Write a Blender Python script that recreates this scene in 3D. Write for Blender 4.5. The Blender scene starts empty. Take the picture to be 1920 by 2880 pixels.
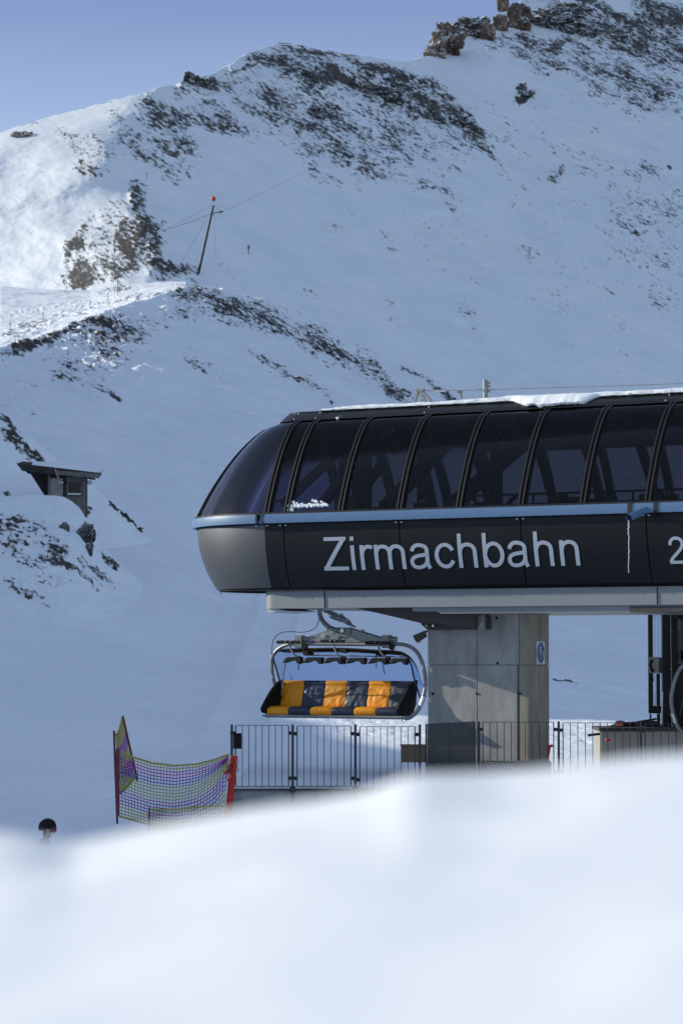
import bpy, bmesh, math, random
import numpy as np
from mathutils import Vector, Matrix

random.seed(7)
SC = bpy.context.scene
COL = SC.collection
R = math.radians

# ------------------------------------------------------------------ camera
F = 8000.0                        # focal length in pixels of the 1920 x 2880 photograph
CAMZ = 2.6
PITCH = math.atan(402 / F)
cam = bpy.data.cameras.new('camera')
cam.sensor_fit = 'VERTICAL'; cam.sensor_height = 36; cam.sensor_width = 24; cam.lens = 100
cam.clip_start = 0.1; cam.clip_end = 20000
cam.dof.use_dof = True; cam.dof.focus_distance = 60; cam.dof.aperture_fstop = 4.0
camo = bpy.data.objects.new('camera', cam); COL.objects.link(camo)
camo.location = (0, 0, CAMZ); camo.rotation_euler = (math.pi / 2 + PITCH, 0, 0)
SC.camera = camo
# ------------------------------------------------------------------ light
SUN_EL, SUN_TH = R(18), R(20)     # sun on the left, a little beyond the station
sdir = Vector((-math.cos(SUN_TH) * math.cos(SUN_EL), math.sin(SUN_TH) * math.cos(SUN_EL), math.sin(SUN_EL)))
w = bpy.data.worlds.new('World'); SC.world = w; w.use_nodes = True
wn = w.node_tree.nodes; wl = w.node_tree.links
sky = wn.new('ShaderNodeTexSky'); sky.sky_type = 'NISHITA'; sky.sun_disc = False
sky.sun_elevation = SUN_EL
sky.sun_rotation = math.atan2(sdir.x, sdir.y)
sky.altitude = 2000; sky.air_density = 1.0; sky.dust_density = 0.4; sky.ozone_density = 2.5
bg = wn['Background']; bg.inputs['Strength'].default_value = 0.10
tint = wn.new('ShaderNodeMix'); tint.data_type = 'RGBA'; tint.inputs[0].default_value = .75   # added colours even the dome, brightened away from the view to lift shaded snow
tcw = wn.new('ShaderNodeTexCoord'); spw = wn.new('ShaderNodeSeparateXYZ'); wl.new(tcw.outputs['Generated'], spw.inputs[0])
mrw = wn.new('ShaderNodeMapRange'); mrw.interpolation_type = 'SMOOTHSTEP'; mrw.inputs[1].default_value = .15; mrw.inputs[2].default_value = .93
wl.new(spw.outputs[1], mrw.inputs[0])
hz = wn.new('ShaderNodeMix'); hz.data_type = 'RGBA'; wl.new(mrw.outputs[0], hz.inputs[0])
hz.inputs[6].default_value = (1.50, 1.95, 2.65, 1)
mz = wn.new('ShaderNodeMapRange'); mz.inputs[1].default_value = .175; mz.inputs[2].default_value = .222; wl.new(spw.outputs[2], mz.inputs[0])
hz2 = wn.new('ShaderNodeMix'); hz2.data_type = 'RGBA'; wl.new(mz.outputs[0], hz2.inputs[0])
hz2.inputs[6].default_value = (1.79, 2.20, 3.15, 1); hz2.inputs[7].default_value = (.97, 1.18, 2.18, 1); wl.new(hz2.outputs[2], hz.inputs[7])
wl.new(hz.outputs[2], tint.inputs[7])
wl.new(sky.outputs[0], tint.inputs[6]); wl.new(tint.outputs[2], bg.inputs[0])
sl = bpy.data.lights.new('sun', 'SUN'); sl.energy = 2.35; sl.angle = R(0.5); sl.color = (1.0, 0.95, 0.80)
so = bpy.data.objects.new('sun', sl); COL.objects.link(so)
so.rotation_euler = sdir.to_track_quat('Z', 'Y').to_euler()
SC.view_settings.view_transform = 'Standard'; SC.view_settings.look = 'None'
SC.view_settings.exposure = 1.1; SC.view_settings.gamma = 1
SC.cycles.max_bounces = 8; SC.cycles.transparent_max_bounces = 16

# ------------------------------------------------------------------ helpers
cP, sP = math.cos(PITCH), math.sin(PITCH)
def uv(px, py):
    dx = (px - 960) / F; dy = (1440 - py) / F
    yy = cP - dy * sP
    return dx / yy, (sP + dy * cP) / yy
def P(px, py, D):
    u, v = uv(px, py); return Vector((u * D, D, CAMZ + v * D))
def uofpx(px): return (px - 960) / F
def to_px(u, v):                  # inverse (arrays)
    dep = cP + v * sP
    return 960 + F * u / dep, 1440 - F * (-sP + v * cP) / dep
def vofpy(py): return uv(960, py)[1]

def tag(o, label=None, cat=None, group=None, kind=None):
    if label: o['label'] = label
    if cat: o['category'] = cat
    if group: o['group'] = group
    if kind: o['kind'] = kind
    return o
def thing(name, label, cat, loc=(0, 0, 0), rz=0.0, group=None):
    o = bpy.data.objects.new(name, None); COL.objects.link(o); o.empty_display_size = 0.3
    o.location = loc; o.rotation_euler = (0, 0, rz)
    return tag(o, label, cat, group)
def copy_tree(o, parent=None):
    c = o.copy(); COL.objects.link(c)
    if parent: c.parent = parent
    for ch in list(o.children): copy_tree(ch, c)
    return c

class MB:
    def __init__(s): s.v = []; s.f = []; s.mi = []; s.M = Matrix()
    def add(s, vs, fs, mi=0):
        b = len(s.v)
        for v in vs: s.v.append(s.M @ Vector(v))
        for f in fs: s.f.append([b + i for i in f]); s.mi.append(mi)
    def box(s, c, d, rot=None, mi=0, ch=0.0):
        hx, hy, hz = d[0] / 2, d[1] / 2, d[2] / 2
        vs = [Vector((x * hx, y * hy, z * hz)) for x in (-1, 1) for y in (-1, 1) for z in (-1, 1)]
        if rot is not None: vs = [rot @ v for v in vs]
        vs = [v + Vector(c) for v in vs]
        s.add(vs, [(0, 1, 3, 2), (4, 6, 7, 5), (0, 4, 5, 1), (2, 3, 7, 6), (0, 2, 6, 4), (1, 5, 7, 3)], mi)
    def beam(s, a, b, wd, ht, mi=0, up=(0, 0, 1)):
        a = Vector(a); b = Vector(b); d = (b - a); L = d.length; d = d.normalized()
        side = d.cross(Vector(up))
        if side.length < 1e-4: side = d.cross(Vector((0, 1, 0)))
        side.normalize(); u2 = side.cross(d)
        vs = []
        for p in (a, b):
            for i, j in ((-1, -1), (1, -1), (1, 1), (-1, 1)):
                vs.append(p + side * (i * wd / 2) + u2 * (j * ht / 2))
        s.add(vs, [(0, 3, 2, 1), (4, 5, 6, 7), (0, 1, 5, 4), (1, 2, 6, 5), (2, 3, 7, 6), (3, 0, 4, 7)], mi)
    def tube(s, pts, r, seg=8, mi=0, closed=False, cap=True):
        pts = [Vector(p) for p in pts]; n = len(pts)
        rr = r if isinstance(r, (list, tuple)) else [r] * n
        vs = []; ref = None
        for i in range(n):
            if closed: d = pts[(i + 1) % n] - pts[i - 1]
            else: d = pts[min(i + 1, n - 1)] - pts[max(i - 1, 0)]
            d = d.normalized() if d.length > 1e-9 else Vector((0, 0, 1))
            if ref is None:
                ref = Vector((0, 1, 0)) if abs(d.y) < .9 else Vector((1, 0, 0))
            a = (ref - d * ref.dot(d)).normalized(); b = d.cross(a); ref = a
            for k in range(seg):
                t = 2 * math.pi * k / seg
                vs.append(pts[i] + (a * math.cos(t) + b * math.sin(t)) * rr[i])
        fs = []
        for i in range(n if closed else n - 1):
            j = (i + 1) % n
            for k in range(seg):
                k2 = (k + 1) % seg
                fs.append((i * seg + k, i * seg + k2, j * seg + k2, j * seg + k))
        if cap and not closed:
            fs.append(tuple(range(seg))[::-1]); fs.append(tuple((n - 1) * seg + k for k in range(seg)))
        s.add(vs, fs, mi)
    def prism(s, poly, y0, y1, mi=0):     # polygon in xz extruded along y
        n = len(poly)
        vs = [(p[0], y0, p[1]) for p in poly] + [(p[0], y1, p[1]) for p in poly]
        fs = [tuple(range(n)), tuple(range(2 * n - 1, n - 1, -1))]
        for i in range(n):
            j = (i + 1) % n; fs.append((i, i + n, j + n, j))
        s.add(vs, fs, mi)
    def sphere(s, c, r, seg=16, rings=10, mi=0, sc=(1, 1, 1)):
        vs = []; c = Vector(c)
        for i in range(rings + 1):
            a = math.pi * i / rings
            for k in range(seg):
                t = 2 * math.pi * k / seg
                vs.append(c + Vector((math.sin(a) * math.cos(t) * r * sc[0], math.sin(a) * math.sin(t) * r * sc[1], math.cos(a) * r * sc[2])))
        fs = []
        for i in range(rings):
            for k in range(seg):
                k2 = (k + 1) % seg
                fs.append((i * seg + k, (i + 1) * seg + k, (i + 1) * seg + k2, i * seg + k2))
        s.add(vs, fs, mi)
    def grid(s, fn, us, vs_, mi=0):
        nu, nv = len(us), len(vs_)
        V = [fn(u, v) for u in us for v in vs_]
        fs = [(i * nv + j, (i + 1) * nv + j, (i + 1) * nv + j + 1, i * nv + j + 1) for i in range(nu - 1) for j in range(nv - 1)]
        s.add(V, fs, mi)
    def cut(s):
        s.cuts = getattr(s, 'cuts', [(0, 0)]) + [(len(s.v), len(s.f))]
    def build_split(s, name, mats, parent=None, smooth=False, bevel=0):
        out = []; cs = s.cuts
        for (v0, f0), (v1, f1) in zip(cs[:-1], cs[1:]):
            m_ = MB(); m_.v = s.v[v0:v1]; m_.f = [[i - v0 for i in f] for f in s.f[f0:f1]]; m_.mi = s.mi[f0:f1]
            out.append(m_.build(name, mats, parent, smooth, bevel))
        return out
    def build(s, name, mats, parent=None, smooth=False, bevel=0, merge=True):
        me = bpy.data.meshes.new(name)
        me.from_pydata([tuple(v) for v in s.v], [], s.f)
        if not isinstance(mats, (list, tuple)): mats = [mats]
        for m in mats: me.materials.append(m)
        me.polygons.foreach_set('material_index', s.mi)
        bm = bmesh.new(); bm.from_mesh(me)
        if merge: bmesh.ops.remove_doubles(bm, verts=bm.verts, dist=1e-5)
        bmesh.ops.recalc_face_normals(bm, faces=bm.faces)
        if bevel: 
            es = [e for e in bm.edges if e.is_manifold and e.calc_face_angle(0) > 0.6]
            bmesh.ops.bevel(bm, geom=es, offset=bevel, segments=2, affect='EDGES', clamp_overlap=True)
        if smooth:
            for f in bm.faces: f.smooth = True
            for e in bm.edges:
                if e.is_manifold and e.calc_face_angle(0) > 0.7: e.smooth = False
        bm.to_mesh(me); bm.free()
        o = bpy.data.objects.new(name, me); COL.objects.link(o)
        if parent: o.parent = parent
        return o

def crv(pts, n=6):                 # Catmull-Rom through 3D points
    pts = [Vector(p) for p in pts]; out = []
    for i in range(len(pts) - 1):
        p0 = pts[max(i - 1, 0)]; p1 = pts[i]; p2 = pts[i + 1]; p3 = pts[min(i + 2, len(pts) - 1)]
        for k in range(n):
            t = k / n
            out.append(0.5 * ((2 * p1) + (p2 - p0) * t + (2 * p0 - 5 * p1 + 4 * p2 - p3) * t * t + (3 * p1 - p0 - 3 * p2 + p3) * t ** 3))
    out.append(pts[-1]); return out

# numpy gradient noise
_rng = np.random.RandomState(3)
_perm = np.concatenate([_rng.permutation(256)] * 3)
_g = _rng.randn(256, 3); _g /= np.linalg.norm(_g, axis=1)[:, None]
def noise3(x, y, z):
    x = np.asarray(x, float); y = np.asarray(y, float) + 0 * x; z = np.asarray(z, float) + 0 * x
    xi = np.floor(x).astype(int); yi = np.floor(y).astype(int); zi = np.floor(z).astype(int)
    xf, yf, zf = x - xi, y - yi, z - zi
    f = lambda t: t * t * t * (t * (t * 6 - 15) + 10)
    U, V, W = f(xf), f(yf), f(zf); r = 0
    for dx in (0, 1):
        for dy in (0, 1):
            for dz in (0, 1):
                h = _perm[_perm[_perm[(xi + dx) & 255] + ((yi + dy) & 255)] + ((zi + dz) & 255)]
                g = _g[h]
                d = g[..., 0] * (xf - dx) + g[..., 1] * (yf - dy) + g[..., 2] * (zf - dz)
                r = r + d * (U if dx else 1 - U) * (V if dy else 1 - V) * (W if dz else 1 - W)
    return r * 1.5
def fbm(x, y, z, o=4):
    a = 1.0; r = 0; f = 1.0
    for _ in range(o):
        r = r + a * noise3(x * f, y * f, z * f + 11.3 * _); a *= .5; f *= 2.03
    return r
def sm(e0, e1, x):
    t = np.clip((x - e0) / (e1 - e0), 0, 1); return t * t * (3 - 2 * t)
def nf(x, s=0.0): return float(noise3(np.array([x]), np.array([s]), np.array([s * 1.7 + .3]))[0])

# ------------------------------------------------------------------ materials
def mat(name, col, rough=0.5, metal=0.0, spec=0.5, noise=0.0, nscale=5.0, bump=0.0, bscale=30.0, col2=None, coat=0):
    m = bpy.data.materials.new(name); m.use_nodes = True
    nt = m.node_tree; n = nt.nodes; l = nt.links; b = n['Principled BSDF']
    b.inputs['Base Color'].default_value = (*col, 1); b.inputs['Roughness'].default_value = rough
    b.inputs['Metallic'].default_value = metal; b.inputs['Specular IOR Level'].default_value = spec
    b.inputs['Coat Weight'].default_value = coat
    tc = n.new('ShaderNodeTexCoord')
    if noise or col2:
        t = n.new('ShaderNodeTexNoise'); t.inputs['Scale'].default_value = nscale; t.inputs['Detail'].default_value = 8
        t.inputs['Roughness'].default_value = .65
        l.new(tc.outputs['Object'], t.inputs['Vector'])
        r = n.new('ShaderNodeMapRange'); r.inputs[1].default_value = .3; r.inputs[2].default_value = .7
        l.new(t.outputs[0], r.inputs[0])
        x = n.new('ShaderNodeMix'); x.data_type = 'RGBA'
        c2 = col2 if col2 else tuple(c * (1 - noise) for c in col)
        x.inputs[6].default_value = (*col, 1); x.inputs[7].default_value = (*c2, 1)
        l.new(r.outputs[0], x.inputs[0]); l.new(x.outputs[2], b.inputs['Base Color'])
    if bump:
        t2 = n.new('ShaderNodeTexNoise'); t2.inputs['Scale'].default_value = bscale; t2.inputs['Detail'].default_value = 6
        l.new(tc.outputs['Object'], t2.inputs['Vector'])
        bp = n.new('ShaderNodeBump'); bp.inputs['Strength'].default_value = bump; bp.inputs['Distance'].default_value = .02
        l.new(t2.outputs[0], bp.inputs['Height']); l.new(bp.outputs[0], b.inputs['Normal'])
    return m

def snow_mat(name, fine, clump, rot=(0, R(38), 0), stretch=(1.9, 5.0, .9), streak=1.0, bdist=.3, lo=(.012, .012, .013), hi=(.10, .092, .082), soft=.06):
    """snow with rock showing through where the 'rock' attribute is high"""
    m = bpy.data.materials.new(name); m.use_nodes = True
    nt = m.node_tree; n = nt.nodes; l = nt.links; b = n['Principled BSDF']
    geo = n.new('ShaderNodeNewGeometry')
    mp = n.new('ShaderNodeMapping'); mp.vector_type = 'TEXTURE'
    mp.inputs['Rotation'].default_value = rot; mp.inputs['Scale'].default_value = stretch
    l.new(geo.outputs['Position'], mp.inputs[0])
    def nz(scale, det, rough=.6, src=mp):
        t = n.new('ShaderNodeTexNoise'); t.inputs['Scale'].default_value = scale; t.inputs['Detail'].default_value = det
        t.inputs['Roughness'].default_value = rough; l.new(src.outputs[0], t.inputs['Vector']); return t
    def mth(op, a, bb, c=None):
        x = n.new('ShaderNodeMath'); x.operation = op
        for i, q in enumerate((a, bb, c)):
            if q is None: continue
            if isinstance(q, (int, float)): x.inputs[i].default_value = q
            else: l.new(q, x.inputs[i])
        return x.outputs[0]
    n1 = nz(1 / fine, 5, .62); n2 = nz(1 / clump, 3, .5)
    ra = n.new('ShaderNodeAttribute'); ra.attribute_name = 'rock'
    comb = mth('ADD', mth('MULTIPLY', n1.outputs[0], .62), mth('MULTIPLY', n2.outputs[0], .38))
    thr = mth('SUBTRACT', .665, mth('MULTIPLY', ra.outputs['Fac'], .27))
    d = mth('SUBTRACT', comb, thr)
    mr = n.new('ShaderNodeMapRange'); mr.inputs[1].default_value = 0; mr.inputs[2].default_value = soft
    l.new(d, mr.inputs[0])
    mask = mth('MULTIPLY', mr.outputs[0], mth('GREATER_THAN', ra.outputs['Fac'], .02))
    n3 = nz(2.3 / fine, 6, .7)
    rc = n.new('ShaderNodeValToRGB'); e = rc.color_ramp.elements
    e[0].position = .35; e[0].color = (*lo, 1); e[1].position = .7; e[1].color = (*hi, 1)
    l.new(n3.outputs[0], rc.inputs[0])
    wa = n.new('ShaderNodeAttribute'); wa.attribute_name = 'warm'
    rx = n.new('ShaderNodeMix'); rx.data_type = 'RGBA'; l.new(wa.outputs['Fac'], rx.inputs[0])
    l.new(rc.outputs[0], rx.inputs[6]); rx.inputs[7].default_value = (.105, .098, .094, 1)
    sn = n.new('ShaderNodeMix'); sn.data_type = 'RGBA'
    n4 = nz(.5 / clump, 5, .6)
    sn.inputs[6].default_value = (.73, .765, .82, 1); sn.inputs[7].default_value = (.86, .88, .91, 1)
    mx = n.new('ShaderNodeMix'); mx.data_type = 'RGBA'
    ta = n.new('ShaderNodeAttribute'); ta.attribute_name = 'track'
    tsc = n.new('ShaderNodeVectorMath'); tsc.operation = 'SCALE'; l.new(sn.outputs[2], tsc.inputs[0]); l.new(mth('ADD', 1.0, mth('MULTIPLY', ta.outputs['Fac'], .11)), tsc.inputs['Scale'])
    l.new(mask, mx.inputs[0]); l.new(tsc.outputs[0], mx.inputs[6]); l.new(rx.outputs[2], mx.inputs[7])
    l.new(mx.outputs[2], b.inputs['Base Color'])
    b.inputs['Roughness'].default_value = .75; b.inputs['Specular IOR Level'].default_value = .2
    mp2 = n.new('ShaderNodeMapping'); mp2.vector_type = 'TEXTURE'; mp2.inputs['Rotation'].default_value = (0, R(16), 0); mp2.inputs['Scale'].default_value = (4.5, 5, .8)
    l.new(geo.outputs['Position'], mp2.inputs[0])
    s1 = nz(1.6 / fine, 6, .68, mp2)
    s2 = nz(.35 / fine, 4, .6, mp2)
    sv = n.new('ShaderNodeMapRange'); sv.inputs[1].default_value = .36; sv.inputs[2].default_value = .64
    l.new(mth('ADD', mth('MULTIPLY', n4.outputs[0], .45), mth('ADD', mth('MULTIPLY', s2.outputs[0], .35), mth('MULTIPLY', s1.outputs[0], .20))), sv.inputs[0]); l.new(sv.outputs[0], sn.inputs[0])
    hh = mth('ADD', mth('MULTIPLY', s1.outputs[0], .5 * streak), mth('ADD', mth('MULTIPLY', s2.outputs[0], .9 * streak), mth('MULTIPLY', mask, .35)))
    hh = mth('ADD', hh, mth('MULTIPLY', mth('MULTIPLY', n3.outputs[0], mask), .6))
    bp = n.new('ShaderNodeBump'); bp.inputs['Strength'].default_value = .55; bp.inputs['Distance'].default_value = fine * bdist
    l.new(hh, bp.inputs['Height']); l.new(bp.outputs[0], b.inputs['Normal'])
    return m

M = {}
M['far'] = snow_mat('snowy_rock_far', 1.05, 5.5, lo=(.014, .014, .016), hi=(.15, .138, .125), soft=.09, bdist=.4)
M['spur'] = snow_mat('snowy_rock_spur', .5, 2.6, bdist=.5, soft=.07)
M['knoll'] = snow_mat('snowy_rock_knoll', .24, 1.0, bdist=.5)
M['anth'] = mat('anthracite_panel', (.020, .022, .026), .40, .75, .5, noise=.2, nscale=1.2)
M['nose'] = mat('nose_sheen_panel', (.115, .122, .135), .46, .8, .5, noise=.15, nscale=1.2)  # lighter copy of the panel metal, sun sheen on the nose put into its colour
M['anth2'] = mat('black_trim', (.006, .0065, .0075), .38, 0, .4)
M['black'] = mat('black_rubber', (.004, .004, .0045), .7, 0, .3)
M['blackm'] = mat('black_paint', (.006, .006, .0065), .45, 0, .4)
M['blue'] = mat('blue_band', (.115, .21, .37), .38, 0, .5, noise=.08, nscale=3)
M['fascia'] = mat('grey_fascia', (.23, .25, .27), .5, 0, .4, noise=.08, nscale=1.0)
M['dark_under'] = mat('underside_steel', (.085, .08, .075), .6, 0, .3, noise=.35, nscale=2)
M['letter'] = mat('white_lettering', (.42, .46, .53), .5, 0, .4)
M['steel'] = mat('galvanised_steel', (.30, .31, .32), .48, .45, .5, noise=.35, nscale=14, bump=.1)
M['rail'] = mat('railing_steel', (.055, .06, .068), .5, .35, .5, noise=.3, nscale=9)
M['chrome'] = mat('bright_bolt', (.6, .6, .6), .3, .9)
M['orange'] = mat('orange_vinyl', (.90, .33, .003), .5, 0, .4, noise=.12, nscale=3, bump=.25, bscale=5)
M['navy'] = mat('navy_vinyl', (.022, .032, .065), .4, 0, .5, noise=.2, nscale=4, bump=.35, bscale=5)
M['cover'] = mat('black_fabric', (.007, .007, .008), .75, 0, .3, bump=.4, bscale=6)
M['white'] = mat('white_plastic', (.62, .66, .70), .5)
M['signblue'] = mat('sign_blue', (.03, .10, .27), .45)
M['red'] = mat('red_ball', (.55, .04, .02), .5)
M['pole'] = mat('dark_pole', (.016, .026, .022), .6)
M['wood'] = mat('grey_wood', (.21, .195, .18), .8, 0, .2, noise=.55, nscale=3.5, bump=.3, bscale=12)
M['woodd'] = mat('dark_wood', (.06, .054, .05), .8, 0, .2, noise=.6, nscale=4, bump=.3, bscale=12)
M['tan'] = mat('tan_board', (.20, .13, .08), .7, noise=.3, nscale=4)
M['brownrock'] = mat('brown_rock', (.20, .125, .085), .9, 0, .1, nscale=.35, col2=(.02, .016, .014), bump=.5, bscale=1)
M['greyrock'] = mat('grey_rock', (.12, .11, .10), .9, 0, .1, nscale=.8, col2=(.02, .02, .02), bump=.5, bscale=2)
M['box'] = mat('grey_box', (.30, .31, .31), .5)
M['redp'] = mat('red_plastic', (.62, .025, .02), .45)
M['orangep'] = mat('orange_plastic', (.8, .13, .02), .45)
M['maroon'] = mat('maroon_pole', (.13, .012, .03), .55)
M['netp'] = mat('purple_net', (.36, .03, .30), .6)
M['nety'] = mat('yellow_net', (.36, .34, .07), .6)
M['netb'] = mat('violet_net', (.12, .06, .30), .6)
M['neto'] = mat('orange_net', (.75, .22, .02), .6)
M['netr'] = mat('red_net', (.55, .03, .05), .6)
M['interior'] = mat('interior_steel', (.012, .012, .014), .6)
M['jacket'] = mat('black_jacket', (.012, .012, .014), .7)
M['skin'] = mat('skin', (.5, .3, .22), .5)

def concrete(name, c1, c2):
    m = mat(name, c1, .8, 0, .25, nscale=1.6, col2=c2, bump=.25, bscale=25)
    nt = m.node_tree; n = nt.nodes; l = nt.links; b = n['Principled BSDF']
    # streaks and small pores on top of the blotches
    tc = n.new('ShaderNodeTexCoord'); mp = n.new('ShaderNodeMapping'); mp.inputs['Scale'].default_value = (4, 4, 1.1)
    l.new(tc.outputs['Object'], mp.inputs[0])
    t = n.new('ShaderNodeTexNoise'); t.inputs['Scale'].default_value = 1.4; t.inputs['Detail'].default_value = 6
    l.new(mp.outputs[0], t.inputs[0])
    v = n.new('ShaderNodeTexVoronoi'); v.inputs['Scale'].default_value = 7; l.new(tc.outputs['Object'], v.inputs[0])
    r1 = n.new('ShaderNodeMapRange'); r1.inputs[1].default_value = .3; r1.inputs[2].default_value = .75; r1.inputs[3].default_value = .82; r1.inputs[4].default_value = 1.1
    l.new(t.outputs[0], r1.inputs[0])
    r2 = n.new('ShaderNodeMapRange'); r2.inputs[1].default_value = .04; r2.inputs[2].default_value = .07; r2.inputs[3].default_value = .45; r2.inputs[4].default_value = 1
    l.new(v.outputs['Distance'], r2.inputs[0])
    mu = n.new('ShaderNodeMath'); mu.operation = 'MULTIPLY'; l.new(r1.outputs[0], mu.inputs[0]); l.new(r2.outputs[0], mu.inputs[1])
    src = b.inputs['Base Color'].links[0].from_socket
    x = n.new('ShaderNodeVectorMath'); x.operation = 'SCALE'; l.new(src, x.inputs[0]); l.new(mu.outputs[0], x.inputs['Scale'])
    l.new(x.outputs[0], b.inputs['Base Color'])
    return m
M['conc'] = concrete('concrete', (.39, .385, .37), (.31, .305, .295))
M['conc2'] = concrete('concrete_brown_shade', (.35, .315, .27), (.28, .25, .215))  # darker, browner copy of the concrete, the pillar side's shade put into its colour

def glass(name, tint, gl=.05, refl=1.0, streaks=False, ior=1.45):
    m = bpy.data.materials.new(name); m.use_nodes = True
    nt = m.node_tree; n = nt.nodes; l = nt.links; n.remove(n['Principled BSDF'])
    tr = n.new('ShaderNodeBsdfTransparent'); tr.inputs[0].default_value = (*tint, 1)
    g = n.new('ShaderNodeBsdfGlossy'); g.inputs['Roughness'].default_value = gl
    g.inputs[0].default_value = (refl, refl, refl, 1)
    fr = n.new('ShaderNodeFresnel'); fr.inputs[0].default_value = ior
    mx = n.new('ShaderNodeMixShader')
    l.new(fr.outputs[0], mx.inputs[0]); l.new(tr.outputs[0], mx.inputs[1]); l.new(g.outputs[0], mx.inputs[2])
    out = mx
    if streaks:
        tc = n.new('ShaderNodeTexCoord'); mp = n.new('ShaderNodeMapping'); mp.inputs['Rotation'].default_value = (0, R(-22), 0); mp.inputs['Scale'].default_value = (16, 16, .6)
        l.new(tc.outputs['Object'], mp.inputs[0])
        t = n.new('ShaderNodeTexNoise'); t.inputs['Scale'].default_value = 1.5; t.inputs['Detail'].default_value = 4; l.new(mp.outputs[0], t.inputs[0])
        r = n.new('ShaderNodeMapRange'); r.inputs[1].default_value = .58; r.inputs[2].default_value = .8; r.inputs[4].default_value = .07
        l.new(t.outputs[0], r.inputs[0])
        d = n.new('ShaderNodeBsdfDiffuse'); d.inputs[0].default_value = (.25, .27, .32, 1)
        m2 = n.new('ShaderNodeMixShader'); l.new(r.outputs[0], m2.inputs[0]); l.new(mx.outputs[0], m2.inputs[1]); l.new(d.outputs[0], m2.inputs[2]); out = m2
    l.new(out.outputs[0], n['Material Output'].inputs[0])
    return m
M['glass'] = glass('tinted_glass', (.42, .42, .45), .06, .45, True)
M['glass_nose'] = glass('violet_glass', (.66, .62, .84), .10, .9)
M['glass_in'] = glass('tinted_glass_rear', (.68, .67, .72), .1, .3)
M['bubble'] = glass('blue_bubble', (.66, .79, 1.0), .2, .3, ior=1.12)
M['clear'] = glass('clear_pane', (.8, .84, .88), .05, 1.0)
M['dglass'] = glass('dark_pane', (.12, .12, .12), .05, 1.0)

def plain_snow(name, bump=.3, bs=3.0, col=(.86, .88, .91)):
    m = mat(name, col, .7, 0, .25, bump=bump, bscale=bs)
    m.node_tree.nodes['Principled BSDF'].inputs['Subsurface Weight'].default_value = 0
    return m
M['snow'] = plain_snow('snow_near', .5, 14)
M['banksnow'] = plain_snow('snow_bank', .15, 6)
M['ice'] = mat('ice', (.6, .66, .72), .15, 0, .6)

# ------------------------------------------------------------------ terrain
def np_mesh(name, X, Y, Z, m, attrs=None, kind='structure'):
    nu, nv = X.shape
    co = np.stack([X, Y, Z], -1).reshape(-1, 3).astype(np.float32)
    ii, jj = np.meshgrid(np.arange(nu - 1), np.arange(nv - 1), indexing='ij')
    a = (ii * nv + jj).ravel()
    q = np.stack([a, a + nv, a + nv + 1, a + 1], -1).astype(np.int32)
    me = bpy.data.meshes.new(name)
    me.vertices.add(len(co)); me.vertices.foreach_set('co', co.ravel())
    me.loops.add(q.size); me.loops.foreach_set('vertex_index', q.ravel())
    me.polygons.add(len(q)); me.polygons.foreach_set('loop_start', np.arange(len(q), dtype=np.int32) * 4)
    me.polygons.foreach_set('use_smooth', np.ones(len(q), bool))
    me.update(calc_edges=True)
    for k, v in (attrs or {}).items():
        at = me.attributes.new(k, 'FLOAT', 'POINT'); at.data.foreach_set('value', v.reshape(-1).astype(np.float32))
    me.materials.append(m)
    o = bpy.data.objects.new(name, me); COL.objects.link(o); o['kind'] = kind
    return o
def blobs(PX, PY, L, wob=30.0, sd=0.0):
    wx = fbm(PX / 90 + sd, PY / 90, 0 * PX + 3.1, 4) * wob; wy = fbm(PX / 90 + 40, PY / 90 + sd, 0 * PX + 7.7, 4) * wob
    r = np.zeros_like(PX)
    for b in L:
        cx, cy, rx, ry, an, st = b[:6]
        a = math.radians(an); dx = PX + wx - cx; dy = PY + wy - cy
        p = (dx * math.cos(a) + dy * math.sin(a)) / rx; q = (-dx * math.sin(a) + dy * math.cos(a)) / ry
        d = np.sqrt(p * p + q * q)
        r = np.maximum(r, st * (1 - sm(.45, 1.45, d)))
    return r
def tracks(PX, PY, L):
    r = np.zeros_like(PX)
    wob = fbm(PX / 60 + 3, PY / 60, PX * 0 + 9, 3) * 2.0
    for pts, wd, st in L:
        d = np.full_like(PX, 1e9)
        for (x0, y0), (x1, y1) in zip(pts[:-1], pts[1:]):
            dx, dy = x1 - x0, y1 - y0; t = np.clip(((PX - x0) * dx + (PY - y0) * dy) / (dx * dx + dy * dy), 0, 1)
            d = np.minimum(d, np.hypot(PX - x0 - t * dx, PY - y0 - t * dy + wob))
        r = r + st * np.exp(-(d / wd) ** 2)
    return r
FAR_TRACK = [([(1150,612),(1230,596),(1340,588)], 2.5, .8), ([(1180,622),(1260,604),(1400,592)], 2, .6), ([(900,690),(930,665),(1010,652)], 2, .6),
 ([(1420,848),(1470,846),(1520,852)], 2.5, .7), ([(1330,880),(1400,980),(1500,1090)], 3, .35), ([(1400,640),(1470,760),(1560,900)], 3, .3), ([(1560,560),(1600,700),(1700,860)], 4, .3),
 ([(1500,130),(1560,160),(1640,210)], 5, .8), ([(1240,150),(1330,130),(1420,120)], 7, .5), ([(700,560),(760,700),(900,860)], 3, .22), ([(1000,520),(1100,640),(1180,800)], 3, -.25), ([(620,600),(740,760),(860,840)], 3, -.2)]
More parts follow.
